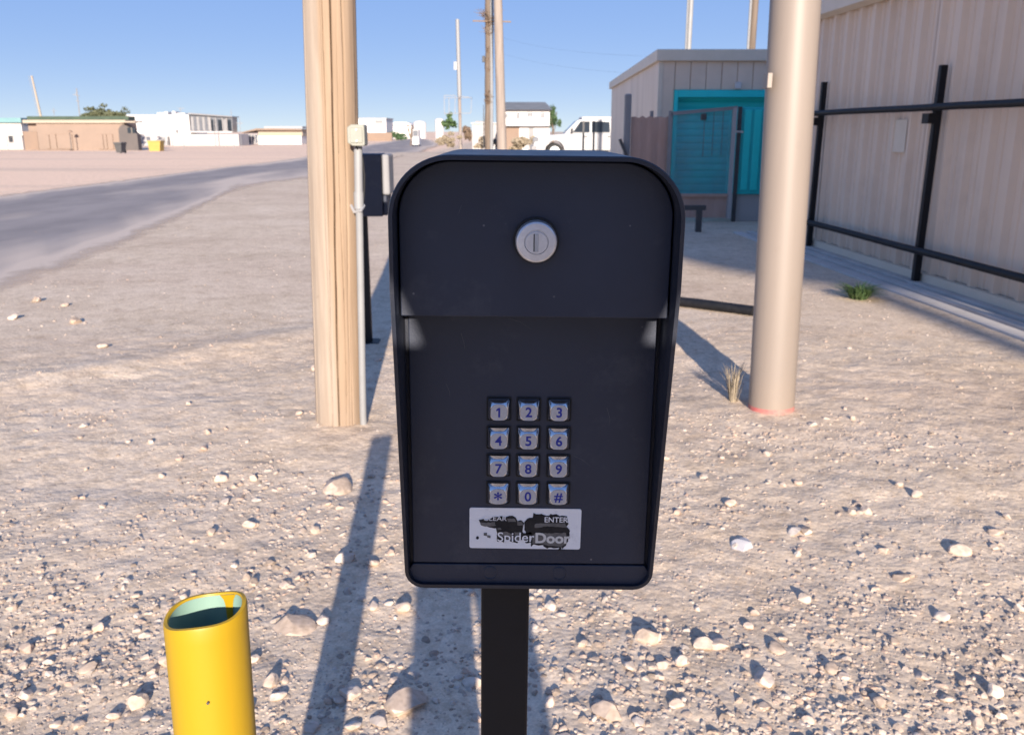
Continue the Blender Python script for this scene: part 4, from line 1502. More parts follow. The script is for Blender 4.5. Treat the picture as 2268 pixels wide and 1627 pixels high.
more = [(340, 1490, 30), (556, 1165, 40), (490, 1063, 34), (170, 715, 22), (145, 678, 26), (30, 707, 30), (80, 668, 22), (228, 770, 26), (835, 800, 20), (560, 1062, 26), (700, 820, 26), (775, 795, 26), (1510, 1470, 34), (1560, 1436, 40), (1465, 1476, 30), (1395, 1478, 34), (1215, 1560, 30), (1500, 1560, 34), (1780, 1330, 30), (1990, 1280, 34), (2085, 1370, 34), (1650, 1450, 30), (1870, 1500, 36), (1950, 1560, 34), (2040, 1500, 34), (2200, 1540, 40), (2230, 1460, 34), (1290, 1430, 30), (1260, 1500, 32), (630, 1300, 30), (690, 1230, 26), (700, 1180, 30), (600, 1250, 26), (470, 1180, 26), (300, 1320, 30), (200, 1480, 36), (120, 1400, 32), (60, 1540, 36), (250, 1590, 32), (60, 1440, 28), (175, 1300, 26), (1620, 1120, 30), (1760, 1180, 30), (1900, 1120, 26), (2030, 1100, 28), (2200, 1180, 34), (1560, 1060, 24), (1700, 1010, 24), (840, 1600, 36), (960, 1450, 26), (915, 1500, 30)]
GL, GG = 'small pale stone loose in the gravel, smaller than a fist', 'small loose stones in the gravel'
for (px, py, w) in more:
    p = G(px, py)
    dep = p.y * CP - (p.z - CAM_H) * SP
    place_rock(p.x, p.y, w / FPX * dep * rnd.uniform(0.9, 1.15), rnd.randrange(9), rnd.uniform(0, 6.28), GL, GG, 0.25, rnd.uniform(0.6, 1.0))
cnt = 0
while cnt < 175:
    px, py = rnd.uniform(-20, 2290), 1650 - 780 * rnd.random() ** 1.25
    if 880 < px < 1470 and py < 1300: continue
    p = G(px, py)
    w = rnd.choice([0.016, 0.02, 0.024, 0.03, 0.036]) * rnd.uniform(0.85, 1.25)
    place_rock(p.x, p.y, w, rnd.randrange(9), rnd.uniform(0, 6.28), GL, GG, 0.28, rnd.uniform(0.6, 1.0))
    cnt += 1


def gravel(name, count, sub, variants, size_lo, size_mid, size_hi, d0, d1, seed, dens_seed):
    rs = np.random.RandomState(seed)
    need = count
    Ps = []
    while need > 0:
        k = need * 3
        d = d0 * (d1 / d0) ** rs.rand(k)
        xx = (rs.rand(k) * 2 - 1) * 0.92 * d
        keep = rs.rand(k) < np.clip(0.42 + 1.6 * vnoise(xx * 2.0, d * 2.0, dens_seed) + 0.9 * vnoise(xx * 6, d * 6, dens_seed + 1) + (0.45 * np.abs(xx / d + 0.08)) * (d < 2.9) - 0.12 * (d > 3.2), 0.03, 1)
        pp = np.stack([xx[keep], d[keep]], -1)[:need]
        Ps.append(pp)
        need -= len(pp)
    P = np.concatenate(Ps)
    Sz = np.clip(np.exp(rs.randn(count) * 0.38) * size_mid, size_lo, size_hi) / 2
    Zg = ground_z(P[:, 0], P[:, 1])
    allv, allf = [], []
    base = 0
    per = count // variants
    for vi in range(variants):
        bm = rock_bm(sub, 500 + vi + 31 * sub, 0.66, 11)
        bv = np.array([v.co[:] for v in bm.verts])
        bf = np.array([[v.index for v in f.verts] for f in bm.faces])
        bm.free()
        sl_ = slice(vi * per, (vi + 1) * per)
        Pn, Sn, Zn = P[sl_], Sz[sl_], Zg[sl_]
        m_ = len(Pn)
        a = rs.rand(m_) * 6.283
        tx, ty = rs.randn(m_) * 0.35, rs.randn(m_) * 0.35
        ca, sa_ = np.cos(a), np.sin(a)
        v = np.repeat(bv[None], m_, 0)
        y1 = v[..., 1] * np.cos(tx)[:, None] - v[..., 2] * np.sin(tx)[:, None]
        z1 = v[..., 1] * np.sin(tx)[:, None] + v[..., 2] * np.cos(tx)[:, None]
        x1 = v[..., 0] * np.cos(ty)[:, None] + z1 * np.sin(ty)[:, None]
        z2 = -v[..., 0] * np.sin(ty)[:, None] + z1 * np.cos(ty)[:, None]
        x2 = x1 * ca[:, None] - y1 * sa_[:, None]
        y2 = x1 * sa_[:, None] + y1 * ca[:, None]
        w = np.stack([x2 * Sn[:, None] + Pn[:, 0:1], y2 * Sn[:, None] + Pn[:, 1:2], z2 * Sn[:, None] + (Zn - Sn * 0.24)[:, None]], -1)
        allv.append(w.reshape(-1, 3))
        f = (bf[None] + (np.arange(m_) * len(bv))[:, None, None] + base).reshape(-1, 3)
        allf.append(f)
        base += m_ * len(bv)
    V, F = np.concatenate(allv), np.concatenate(allf)
    me = bpy.data.meshes.new(name)
    me.vertices.add(len(V)); me.vertices.foreach_set('co', V.ravel())
    me.loops.add(F.size); me.polygons.add(len(F))
    me.loops.foreach_set('vertex_index', F.ravel().astype(np.int32))
    me.polygons.foreach_set('loop_start', np.arange(0, F.size, 3))
    me.polygons.foreach_set('use_smooth', np.zeros(len(F), bool))
    me.update(calc_edges=True)
    me.materials.append(M['gravel'])
    o = bpy.data.objects.new(name, me)
    C.objects.link(o)
    return tag(o, 'pale crushed gravel strewn over the lot', 'gravel', kind='stuff')


gravel('gravel', 14500, 2, 8, 0.008, 0.0165, 0.038, 1.0, 3.9, 5, 40)
gravel('gravel', 28000, 1, 6, 0.004, 0.0085, 0.018, 1.0, 6.6, 6, 44)
gravel('gravel', 2400, 1, 6, 0.010, 0.018, 0.042, 4.2, 12.0, 8, 48)


# ================================================================== PLANTS NEAR BY
def blades(name, centre, n, h, spread, w, m, label, cat, droop=0.4, seed=1):
    rr = random.Random(seed)
    mb = MB()
    for _ in range(n):
        a = rr.uniform(0, 6.283)
        r0 = rr.uniform(0, 0.25) * spread
        b0 = centre + Vector((math.cos(a) * r0, math.sin(a) * r0, -0.005))
        out = Vector((math.cos(a), math.sin(a), 0)) * spread * rr.uniform(0.3, 1.0)
        hh = h * rr.uniform(0.45, 1.0)
        p1 = b0 + out * 0.35 + Vector((0, 0, hh * 0.65))
        p2 = b0 + out * (0.8 + 0.3 * droop) + Vector((0, 0, hh * (1.0 - droop * rr.uniform(0, 0.6))))
        sd = Vector((-math.sin(a + rr.uniform(-0.6, 0.6)), math.cos(a), 0)) * w
        mb.add([b0 - sd, b0 + sd, p1 + sd * 0.9, p1 - sd * 0.9, p2], [(0, 1, 2, 3), (3, 2, 4)])
    o = mb.build(name, m, loc=tuple(centre))
    return tag(o, label, cat)


p = G(1902, 662)
blades('weed_plant', Vector((p.x, p.y, 0)), 300, 0.15, 0.23, 0.006, M['leafgreen'], 'bright green weed at the edge of the concrete strip', 'plant', 0.6, 4)
p = G(1622, 888)
blades('dry_grass_tuft', Vector((p.x, p.y, gz(p.x, p.y))), 60, 0.22, 0.09, 0.0025, M['drystem'], 'dry straw-coloured grass tuft left of the beige pole foot', 'grass', 0.2, 5)


# ================================================================== FAR THINGS
def X_(px, Y, py=300):
    return at(px, py, Y).x


def Z_(py, Y, px=1134):
    return at(px, py, Y).z


def pbox(px0, px1, py0, py1, Y, depth, back=0.0, z0=None):
    mb = MB()
    zz = Z_(py1, Y) if z0 is None else z0
    mb.box(X_(px0, Y), X_(px1, Y), Y + back, Y + back + depth, zz, Z_(py0, Y))
    return mb


def foliage(name, parent, centre, rad, n, leaf, m, seed, loc=None):
    rr = random.Random(seed)
    mb = MB()
    cl = [(Vector((rr.gauss(0, 0.45) * rad[0], rr.gauss(0, 0.45) * rad[1], rr.gauss(0, 0.4) * rad[2])), rr.uniform(0.25, 0.5)) for _ in range(14)]
    for _ in range(n):
        c, cr = rr.choice(cl)
        d = Vector((rr.gauss(0, 1), rr.gauss(0, 1), rr.gauss(0, 1))).normalized() * (rr.random() ** 0.5) * cr
        p = centre + c + Vector((d.x * rad[0], d.y * rad[1], d.z * rad[2]))
        u = Vector((rr.gauss(0, 1), rr.gauss(0, 1), rr.gauss(0, 1))).normalized()
        w = u.cross(Vector((rr.gauss(0, 1), rr.gauss(0, 1), rr.gauss(0, 1)))).normalized()
        s = leaf * rr.uniform(0.6, 1.3)
        mb.add([p - u * s, p + w * s * 0.5, p + u * s, p - w * s * 0.5], [(0, 1, 2, 3)])
    return mb.build(name, m, parent, loc=loc)


def twigs(mb, base, tip_h, spread, n, r0, rr, lev=2):
    for _ in range(n):
        a = rr.uniform(0, 6.283)
        q = base + Vector((math.cos(a) * spread * rr.uniform(0.3, 1), math.sin(a) * spread * rr.uniform(0.3, 1), tip_h * rr.uniform(0.2, 1)))
        mid = base.lerp(q, 0.5) + Vector((rr.gauss(0, 0.08), rr.gauss(0, 0.08), 0.1)) * spread
        mb.tube([base, mid, q], [r0, r0 * 0.6, r0 * 0.25], 4, caps=False)
        if lev > 0:
            twigs(mb, mid, tip_h * 0.5, spread * 0.5, 2, r0 * 0.55, rr, lev - 1)


def simple_tree(name, label, px, py_base, Yt, py_top, wpx, m, seed, n=900, trunk='darkwood'):
    c = Vector((X_(px, Yt), Yt, gz(0, Yt)))
    zt, zb = Z_(py_top, Yt), Z_(py_base, Yt)
    rx = (X_(px + wpx / 2, Yt) - X_(px - wpx / 2, Yt)) / 2
    t = thing(name, label, 'tree', c)
    mb = MB()
    rr = random.Random(seed)
    h = zt - c.z
    mb.tube([c, c + Vector((0.05 * h * 0.2, 0, h * 0.35)), c + Vector((0, 0, h * 0.7))], [h * 0.03, h * 0.022, h * 0.01], 8)
    for k in range(5):
        a = rr.uniform(0, 6.28)
        mb.tube([c + Vector((0, 0, h * (0.35 + 0.06 * k))), c + Vector((math.cos(a) * rx * 0.7, math.sin(a) * rx * 0.7, h * (0.6 + 0.06 * k)))], [h * 0.014, h * 0.004], 5)
    mb.build('trunk', M[trunk], t, smooth=True)
    hz = (zt - zb) / 2
    foliage('crown', t, Vector((c.x, Yt, zb + hz)), (rx, rx, hz), n, max(rx, hz) * 0.11, m, seed)
    return t


# --- tan building on the left
p = G(180, 333)
YT = p.y
g0 = p.z - 0.05
tb_ = thing('tan_building', 'long low tan building with a dark green roof across the road', 'building', (p.x, YT, p.z))
pbox(83, 283, 273, 0, YT, 3.2, z0=g0).build('wall', M['tan'], tb_)
pbox(57, 283, 266, 272.8, YT, 3.6, back=-0.35).build('parapet', M['cream'], tb_)
pbox(57, 282, 257.5, 265.8, YT, 2.2, back=0.9).build('roof', M['greenroof'], tb_)
pbox(46, 82.8, 291, 0, YT, 2.5, back=0.6, z0=g0).build('annex_wall', M['tandark'], tb_)
pbox(57, 82.8, 273, 290.8, YT, 2.2, back=0.9).build('annex_upper_wall', M['tan'], tb_)
pbox(74, 79, 292, 332, YT, 0.15, back=0.4).build('post', M['tandark'], tb_)
# arched porch end
xx0, xx1 = X_(271, YT), X_(312, YT)
zA = Z_(276, YT)
arch = [(xx0, g0), (xx1, g0), (xx1, Z_(298, YT)), (X_(300, YT), Z_(287, YT)), (X_(292, YT), Z_(279, YT)), (X_(284, YT), zA), (X_(277, YT), Z_(279, YT)), (X_(272, YT), Z_(287, YT))]
mb = MB(); mb.prism_y(arch, YT - 1.2, YT - 0.02); mb.build('porch_wall', M['greystucco'], tb_)
w_ = pbox(284, 300, 283, 295, YT - 1.2, 0.06, back=-0.06).build('window', M['darkglass'], tb_)
pbox(293, 294, 283, 295, YT - 1.2, 0.05, back=-0.12).build('mullion', M['cream'], w_)
pbox(280, 318, 269, 272, YT, 2.4, back=-2.2).build('awning', M['cream'], tb_)
for (q0, q1, q2, q3) in ((101, 109, 298, 330), (111, 124, 296, 331), (126, 160, 297, 330), (216, 228, 297, 331), (229, 236, 297, 331), (238, 250, 297, 331)):
    f = pbox(q0, q1, q2, q3, YT, 0.08, back=-0.08).build('door', M['tandark'], tb_)
    pbox(q0 + 0.5, q1 - 0.5, q2 + 1, q3 - 0.6, YT, 0.05, back=-0.13).build('leaf', M['tan'], f)
pbox(76, 160, 331, 334.5, YT, 1.2, back=-1.25).build('kerb', M['tandark'], tb_)
# wall lamp on a thin post
lp_ = thing('yard_lamp', 'thin dark yard lamp in front of the tan building', 'lamp', (X_(171, YT), YT - 2, g0))
mb = MB(); mb.tube([(X_(171, YT), YT - 2, g0), (X_(171, YT), YT - 2, Z_(292, YT))], 0.05, 6); mb.build('post', M['darkgrey'], lp_)
mb = MB(); c = (X_(172, YT), YT - 2, Z_(292, YT)); mb.tube([(c[0], c[1], c[2] - 0.1), (c[0], c[1], c[2] + 0.12), (c[0], c[1], c[2] + 0.25)], [0.32, 0.22, 0.04], 12); mb.build('shade', M['tandark'], lp_)

# hedge and trees behind the tan building
YH = YT + 18
c = Vector(((X_(183, YH) + X_(283, YH)) / 2, YH, gz(0, YH)))
hd = foliage('hedge', None, Vector((c.x, YH, Z_(256, YH))), ((X_(283, YH) - X_(183, YH)) * 0.46, 1.2, (Z_(246, YH) - Z_(256, YH)) * 0.9), 6500, 0.30, M['leaf'], 61, loc=tuple(c))
tag(hd, 'tall olive hedge showing above the right half of the green roof', 'hedge')
simple_tree('mesquite_tree', 'airy olive tree above the middle of the green roof', 224, 262, YH + 3, 235, 46, M['leaf'], 62, 800)
simple_tree('mesquite_tree', 'small airy olive tree beside the white warehouse corner', 280, 264, YH + 3, 239, 30, M['leaf'], 63, 600)

# cottage at far left
YL = YT + 4
ct_ = thing('white_cottage', 'white cottage with a teal roof at the far left', 'house', (X_(20, YL), YL, gz(0, YL)))
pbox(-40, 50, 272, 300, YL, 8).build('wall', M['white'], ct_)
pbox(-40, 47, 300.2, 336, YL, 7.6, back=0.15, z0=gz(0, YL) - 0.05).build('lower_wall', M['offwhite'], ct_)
pbox(-46, 56, 261.5, 271.8, YL, 9, back=-0.6).build('roof', M['tealroof'], ct_)
w_ = pbox(17, 27, 300, 316, YL, 0.06, back=0.06).build('window', M['midgrey'], ct_)
pbox(18.5, 22, 301.5, 314.5, YL, 0.04, back=0.015).build('pane', M['darkglass'], w_)
pbox(22.8, 26, 301.5, 314.5, YL, 0.04, back=0.015).build('pane', M['darkglass'], w_)
pbox(4, 13, 303, 332, YL, 0.06, back=0.06).build('door', M['offwhite'], ct_)

# leaning pale pole, mast, antennas
YQ = YT + 12
t = thing('light_pole', 'pale leaning pole rising from behind the tan building', 'pole', (X_(97, YQ), YQ, gz(0, YQ)))
mb = MB(); mb.tube([(X_(98, YQ), YQ, gz(0, YQ)), (X_(97, YQ), YQ, Z_(268, YQ)), (X_(87.5, YQ), YQ, Z_(168, YQ))], [0.19, 0.17, 0.13], 10); mb.build('shaft', M['cream'], t, smooth=True)
mb = MB(); mb.tube([(X_(94, YQ), YQ - 0.3, Z_(268, YQ)), (X_(83.5, YQ), YQ - 0.3, Z_(169, YQ))], 0.03, 5); mb.build('cable', M['midgrey'], t)


def antenna(px, pyb, pyt, Ya, arms, label, name, rad=0.04):
    t = thing(name, label, 'antenna', (X_(px, Ya), Ya, gz(0, Ya)))
    mb = MB(); mb.tube([(X_(px, Ya), Ya, gz(0, Ya)), (X_(px, Ya), Ya, Z_(pyt, Ya))], rad, 6); mb.build('mast', M['midgrey'], t)
    for (q0, q1, qy) in arms:
        mb = MB(); mb.beam((X_(q0, Ya), Ya - 0.1, Z_(qy, Ya)), (X_(q1, Ya), Ya - 0.1, Z_(qy + 0.5, Ya)), rad * 1.3); mb.build('arm', M['midgrey'], t)
    return t


antenna(182, 262, 196, YQ + 6, [(174, 182, 210), (180, 187, 212), (179, 185, 224), (179, 184, 206)], 'tall thin radio mast behind the tan building', 'radio_mast', 0.085)
antenna(126, 256, 240, YT + 6, [(122, 133, 245), (124, 128, 249)], 'small aerial on the tan building roof', 'roof_aerial')
antenna(405, 254, 238, YT + 10, [(399, 415, 240), (402, 409, 243)], 'small aerial on the white warehouse roof', 'roof_aerial')
antenna(516, 320, 242, YT + 2, [(514, 518, 250)], 'thin mast beside the dark glazed block', 'radio_mast', 0.03)
antenna(533, 282, 258, YT + 14, [(526, 541, 272), (528, 540, 274)], 'small aerial left of the low pavilion', 'roof_aerial')

# --- white warehouse
p = G(400, 323)
YV = p.y
gv = p.z - 0.1
wh = thing('white_warehouse', 'big plain white warehouse beyond the lot', 'building', (p.x, YV, p.z))
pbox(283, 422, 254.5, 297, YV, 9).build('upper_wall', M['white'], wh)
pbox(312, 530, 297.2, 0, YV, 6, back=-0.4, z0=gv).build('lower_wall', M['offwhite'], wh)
pbox(391, 396, 287, 293.5, YV, 0.5, back=-0.5).build('cooler', M['midgrey'], wh)
for (q0, q1, qy) in ((338, 352, 249), (354, 362, 247), (372, 379, 246), (382, 400, 250)):
    pbox(q0, q1, qy, 254.4, YV, 2, back=3).build('roof_unit', M['white'], wh)
d_ = pbox(357, 367, 304, 322, YV, 0.07, back=-0.47).build('door', M['midgrey'], wh)
pbox(372, 377, 303, 321.5, YV, 0.07, back=-0.47).build('door', M['darkgrey'], wh)
pbox(326, 334, 303, 311, YV, 0.07, back=-0.47).build('window', M['greyglass'], wh)
gb = thing('glazed_block', 'dark glazed upper block joined to the white warehouse', 'building', (X_(470, YV), YV, p.z))
mb = MB()
mb.prism_y([(X_(422.5, YV), Z_(293, YV)), (X_(515, YV), Z_(293, YV)), (X_(517, YV), Z_(260, YV)), (X_(425, YV), Z_(253, YV))], YV + 0.1, YV + 3)
mb.build('wall', M['greyglass'], gb)
mb = MB()
mb.prism_y([(X_(421, YV), Z_(253, YV)), (X_(519, YV), Z_(260, YV)), (X_(519, YV), Z_(258, YV)), (X_(425, YV), Z_(250.5, YV))], YV - 0.6, YV + 3.5)
mb.build('roof', M['midgrey'], gb)
for q in range(7):
    a = 426 + q * 6.1
    w_ = pbox(a, a + 5.5, 259, 289.5, YV, 0.1, back=0.0).build('pane', M['greyglass'] if q % 2 else M['midgrey'], gb)
for (a, b, mm) in ((470, 478, 'darkglass'), (485, 494, 'darkglass'), (497, 503, 'midgrey'), (506, 514, 'darkglass')):
    pbox(a, b, 265, 291, YV, 0.1, back=0.0).build('window', M[mm], gb)
for a in (468, 480, 495, 504.5):
    pbox(a, a + 1.2, 261, 293, YV, 0.15, back=-0.16).build('column', M['offwhite'], gb)
pbox(423, 515, 291.2, 293.6, YV, 0.2, back=-0.2).build('sill', M['white'], gb)

# --- low pavilion with glazed porch
p = G(600, 320)
YX = p.y
lv = thing('low_pavilion', 'low cream pavilion with a glazed porch left of the wooden pole', 'building', (p.x, YX, p.z))
pbox(572, 670, 289, 301, YX, 14).build('wall', M['cream'], lv)
pbox(572, 668, 301.2, 0, YX, 14, back=-0.3, z0=p.z - 0.1).build('lower_wall', M['white'], lv)
mb = MB()
mb.prism_y([(X_(538, YX), Z_(293, YX)), (X_(572, YX), Z_(284.5, YX)), (X_(672, YX), Z_(286, YX)), (X_(672, YX), Z_(289, YX)), (X_(572, YX), Z_(288.8, YX)), (X_(540, YX), Z_(295, YX))], YX - 1, YX + 14)
mb.build('roof', M['tandark'], lv)
pbox(574, 660, 280, 284.4, YX, 8, back=4).build('roof_ridge', M['offwhite'], lv)
for (a, b) in ((531, 540), (541, 548), (549, 556), (557, 563), (564, 571)):
    w_ = pbox(a, b, 297, 319, YX, 0.12, back=0.0).build('window', M['offwhite'], lv)
    pbox(a + 0.9, b - 0.9, 298.5, 307, YX, 0.05, back=-0.06).build('pane', M['greyglass'], w_)
    pbox(a + 0.9, b - 0.9, 308, 317, YX, 0.05, back=-0.06).build('pane', M['greyglass'], w_)

# --- things in the lot
p = G(342, 335)
t = thing('yellow_skip', 'yellow metal skip standing in the far lot', 'skip', (p.x, p.y, p.z))
a, b = X_(328, p.y, 330), X_(356, p.y, 330)
zt_ = Z_(312, p.y)
mb = MB(); mb.prism_y([(a + 0.15, p.z), (b - 0.15, p.z), (b, zt_ - 0.1), (a, zt_ - 0.1)], p.y, p.y + 1.4); mb.build('body', M['yellowbin'], t)
mb = MB(); mb.box(a - 0.05, b + 0.05, p.y - 0.05, p.y + 1.45, zt_ - 0.098, zt_); mb.build('rim', M['yellowbin'], t)
for i in range(8):
    xx = a + (b - a) * (0.12 + 0.1 * i)
    mb = MB(); mb.box(xx, xx + 0.05, p.y - 0.012, p.y - 0.001 + 0.06, p.z + (zt_ - p.z) * 0.40, p.z + (zt_ - p.z) * 0.6); mb.build('rib', M['yellowbin'], t)
p = G(262, 340)
t = thing('wheelie_bin', 'dark wheeled rubbish bin in front of the tan building corner', 'bin', (p.x, p.y, p.z))
a, b, zt_ = X_(254.5, p.y, 330), X_(270, p.y, 330), Z_(315.5, p.y)
mb = MB(); mb.add([(a + 0.06, p.y, p.z + 0.05), (b - 0.06, p.y, p.z + 0.05), (b - 0.06, p.y + 0.6, p.z + 0.05), (a + 0.06, p.y + 0.6, p.z + 0.05), (a, p.y - 0.05, zt_ - 0.1), (b, p.y - 0.05, zt_ - 0.1), (b, p.y + 0.7, zt_ - 0.1), (a, p.y + 0.7, zt_ - 0.1)],
                   [(3, 2, 1, 0), (4, 5, 6, 7), (0, 1, 5, 4), (1, 2, 6, 5), (2, 3, 7, 6), (3, 0, 4, 7)]); mb.build('body', M['darkgrey'], t)
mb = MB(); mb.box(a - 0.03, b + 0.03, p.y - 0.1, p.y + 0.72, zt_ - 0.098, zt_); mb.build('lid', M['darkgrey'], t)
for s in (a + 0.05, b - 0.1):
    mb = MB(); mb.tube([(s, p.y + 0.62, p.z + 0.12), (s + 0.05, p.y + 0.62, p.z + 0.12)], 0.12, 12); mb.build('wheel', M['tyre'], t)
YPK = YV - 3
for i, px in enumerate((359, 365, 371)):
    mb = MB(); mb.tube([(X_(px, YPK), YPK, gz(0, YPK) - 0.1), (X_(px, YPK), YPK, Z_(303, YPK))], 0.05, 6)
    tag(mb.build('fence_post', M['midgrey'], loc=(X_(px, YPK), YPK, gz(0, YPK))), ('leftmost', 'middle', 'rightmost')[i] + ' of three thin grey fence posts in front of the white warehouse', 'post', 'fence posts before the white warehouse')
mb = MB(); mb.tube([(X_(476, YPK), YPK, gz(0, YPK) - 0.1), (X_(476, YPK), YPK, Z_(262, YPK))], 0.06, 6)
tag(mb.build('flag_pole', M['midgrey'], loc=(X_(476, YPK), YPK, gz(0, YPK))), 'thin grey pole in front of the dark glazed block', 'pole')

# --- centre distance
YA = G(860, 312).y
t = thing('white_shop', 'white flat-roofed shop right of the pole box', 'building', (X_(825, YA), YA, gz(0, YA)))
pbox(790, 856, 263, 0, YA, 14, z0=gz(0, YA) - 0.1).build('wall', M['white'], t)
pbox(788, 858, 261.5, 263, YA, 14.6, back=-0.2).build('parapet', M['offwhite'], t)
pbox(832, 849, 266, 272, YA, 0.4, back=-0.42).build('sign_board', M['midgrey'], t)
mb = pbox(812, 868, 294, 0, YA - 6, 0.5, z0=gz(0, YA) - 0.1)
tag(mb.build('low_wall', M['tandark'], loc=(X_(840, YA - 6), YA - 6, gz(0, YA))), 'low brown wall in front of the white shop', 'wall')
t = foliage('dark_hedge', None, Vector((X_(880, YA - 4), YA - 4, (gz(0, YA) + Z_(294, YA)) / 2)), (3.6, 1, 0.8), 1100, 0.3, M['leafdark'], 71, loc=(X_(880, YA - 4), YA - 4, gz(0, YA)))
tag(t, 'low dark hedge right of the brown wall', 'hedge')
YE = YA + 70
t = thing('white_shed', 'long low white shed beyond the dark hedge', 'building', (X_(888, YE), YE, gz(0, YE)))
pbox(866, 912, 277, 0, YE, 20, z0=gz(0, YE)).build('wall', M['white'], t)
mb = MB(); mb.prism_y([(X_(863, YE), Z_(277, YE)), (X_(914, YE), Z_(277, YE)), (X_(902, YE), Z_(271, YE)), (X_(876, YE), Z_(271, YE))], YE - 1, YE + 21); mb.build('roof', M['white'], t)
for (q0, q1, qt, lab_) in ((916, 944, 267, 'domed white storage tank at the end of the road'), (964, 983, 262, 'white storage tank left of the green shrub')):
    Yt_ = YE if q0 < 950 else YA - 10
    x0_, x1_ = X_(q0, Yt_), X_(q1, Yt_)
    r = (x1_ - x0_) / 2
    zt_ = Z_(qt, Yt_)
    t = thing('storage_tank', lab_, 'tank', ((x0_ + x1_) / 2, Yt_, gz(0, Yt_)))
    cc = Vector(((x0_ + x1_) / 2, Yt_, 0))
    mb = MB(); mb.tube([cc + Vector((0, 0, gz(0, Yt_) - 0.2)), cc + Vector((0, 0, zt_ - r * 0.35))], r, 24); mb.build('shell', M['white'], t, smooth=True)
    mb = MB(); mb.tube([cc + Vector((0, 0, zt_ - r * 0.349)), cc + Vector((0, 0, zt_ - r * 0.12)), cc + Vector((0, 0, zt_))], [r, r * 0.75, r * 0.1], 24); mb.build('dome', M['white'], t, smooth=True)
# van at the end of the road
YN = G(920, 306).y
YN = min(YN, 150)
gN = gz(0, YN)
x0_, x1_ = X_(912.5, YN), X_(927.5, YN)
zb_, zt_ = gN, Z_(287, YN)
t = thing('white_van', 'small white van far down the road', 'van', ((x0_ + x1_) / 2, YN, gN))
mb = MB(); mb.box(x0_, x1_, YN, YN + 3.4, zb_ + 0.3, zb_ + (zt_ - zb_) * 0.55); mb.box(x0_ + 0.08, x1_ - 0.08, YN + 0.3, YN + 3.4, zb_ + (zt_ - zb_) * 0.551, zt_); mb.build('body', M['white'], t, bevel=0.06)
mb = MB(); mb.box(x0_ + 0.15, x1_ - 0.15, YN + 0.26, YN + 0.3, zb_ + (zt_ - zb_) * 0.6, zt_ - 0.12); mb.build('windscreen', M['greyglass'], t)
for s in (x0_ + 0.02, x1_ - 0.2):
    mb = MB(); mb.tube([(s, YN + 0.7, zb_ + 0.32), (s + 0.18, YN + 0.7, zb_ + 0.32)], 0.32, 12); mb.build('wheel', M['tyre'], t)
# bare small tree
YBt = YN + 6
c = Vector((X_(909, YBt), YBt, gz(0, YBt)))
mb = MB(); rr = random.Random(5)
mb.tube([c, c + Vector((0.1, 0, 1.2))], [0.12, 0.08], 6); twigs(mb, c + Vector((0.1, 0, 1.1)), 2.6, 1.1, 9, 0.06, rr)
tag(mb.build('bare_tree', M['twig'], loc=tuple(c)), 'small bare tree left of the distant van', 'tree')

# slim pole with a wire frame
YS = 60.0
t = thing('sign_pole', 'slim pale pole carrying an empty wire sign frame', 'pole', (X_(1017, YS), YS, gz(0, YS)))
mb = MB(); mb.tube([(X_(1020, YS), YS, gz(0, YS)), (X_(1019, YS), YS, Z_(215, YS))], 0.10, 10); mb.build('lower_shaft', M['greywood'], t, smooth=True)
mb = MB(); mb.tube([(X_(1019, YS), YS, Z_(214.9, YS)), (X_(1017, YS), YS, Z_(43, YS))], [0.135, 0.12], 10); mb.build('upper_shaft', M['pvc'], t, smooth=True)
mb = MB(); mb.tube([(X_(1011, YS), YS - 0.12, Z_(138, YS)), (X_(1011, YS), YS - 0.12, Z_(155, YS))], 0.10, 8); mb.build('lamp', M['white'], t, smooth=True)
for (q0, r0, q1, r1) in ((986, 212, 1010, 212), (986, 217, 1046, 217), (986, 212, 986, 254), (1010, 212, 1009, 252), (1046, 216, 1044, 250), (996, 217, 996, 252), (986, 252, 1044, 251), (1020, 213, 1040, 216)):
    mb = MB(); mb.beam((X_(q0, YS), YS - 0.2, Z_(r0, YS)), (X_(q1, YS), YS - 0.2, Z_(r1, YS)), 0.035); mb.build('frame_rod', M['midgrey'], t)
# green shrub, brush
def bush(name, px0, px1, py0, py1, Yb, m, label, n, leaf, seed, cat='shrub'):
    c = Vector(((X_(px0, Yb) + X_(px1, Yb)) / 2, Yb, gz(0, Yb)))
    z0, z1 = Z_(py1, Yb), Z_(py0, Yb)
    o = foliage(name, None, Vector((c.x, Yb, (z0 + z1) / 2)), ((X_(px1, Yb) - X_(px0, Yb)) * 0.42, 0.5, (z1 - z0) * 0.42), n, leaf, m, seed, loc=tuple(c))
    return tag(o, label, cat)


bush('green_shrub', 978, 1019, 256, 294, 62, M['leafgreen'], 'green climbing shrub at the foot of the slim pole', 800, 0.10, 81)
bush('dry_brush', 962, 1018, 294, 322, 56, M['drystem'], 'tan dry brush below the green shrub', 1500, 0.11, 82)
bush('dark_brush', 1024, 1046, 268, 322, 57, M['twig'], 'dark bare brush between the slim pole and the dark pole', 900, 0.09, 83)
bush('dry_brush', 1046, 1120, 302, 334, 50, M['drystem'], 'tan dry brush around the foot of the twin poles', 1800, 0.10, 84)
bush('dry_brush', 1118, 1185, 300, 336, 49, M['drystem'], 'tan dry brush left of the white pickup', 1500, 0.10, 85)
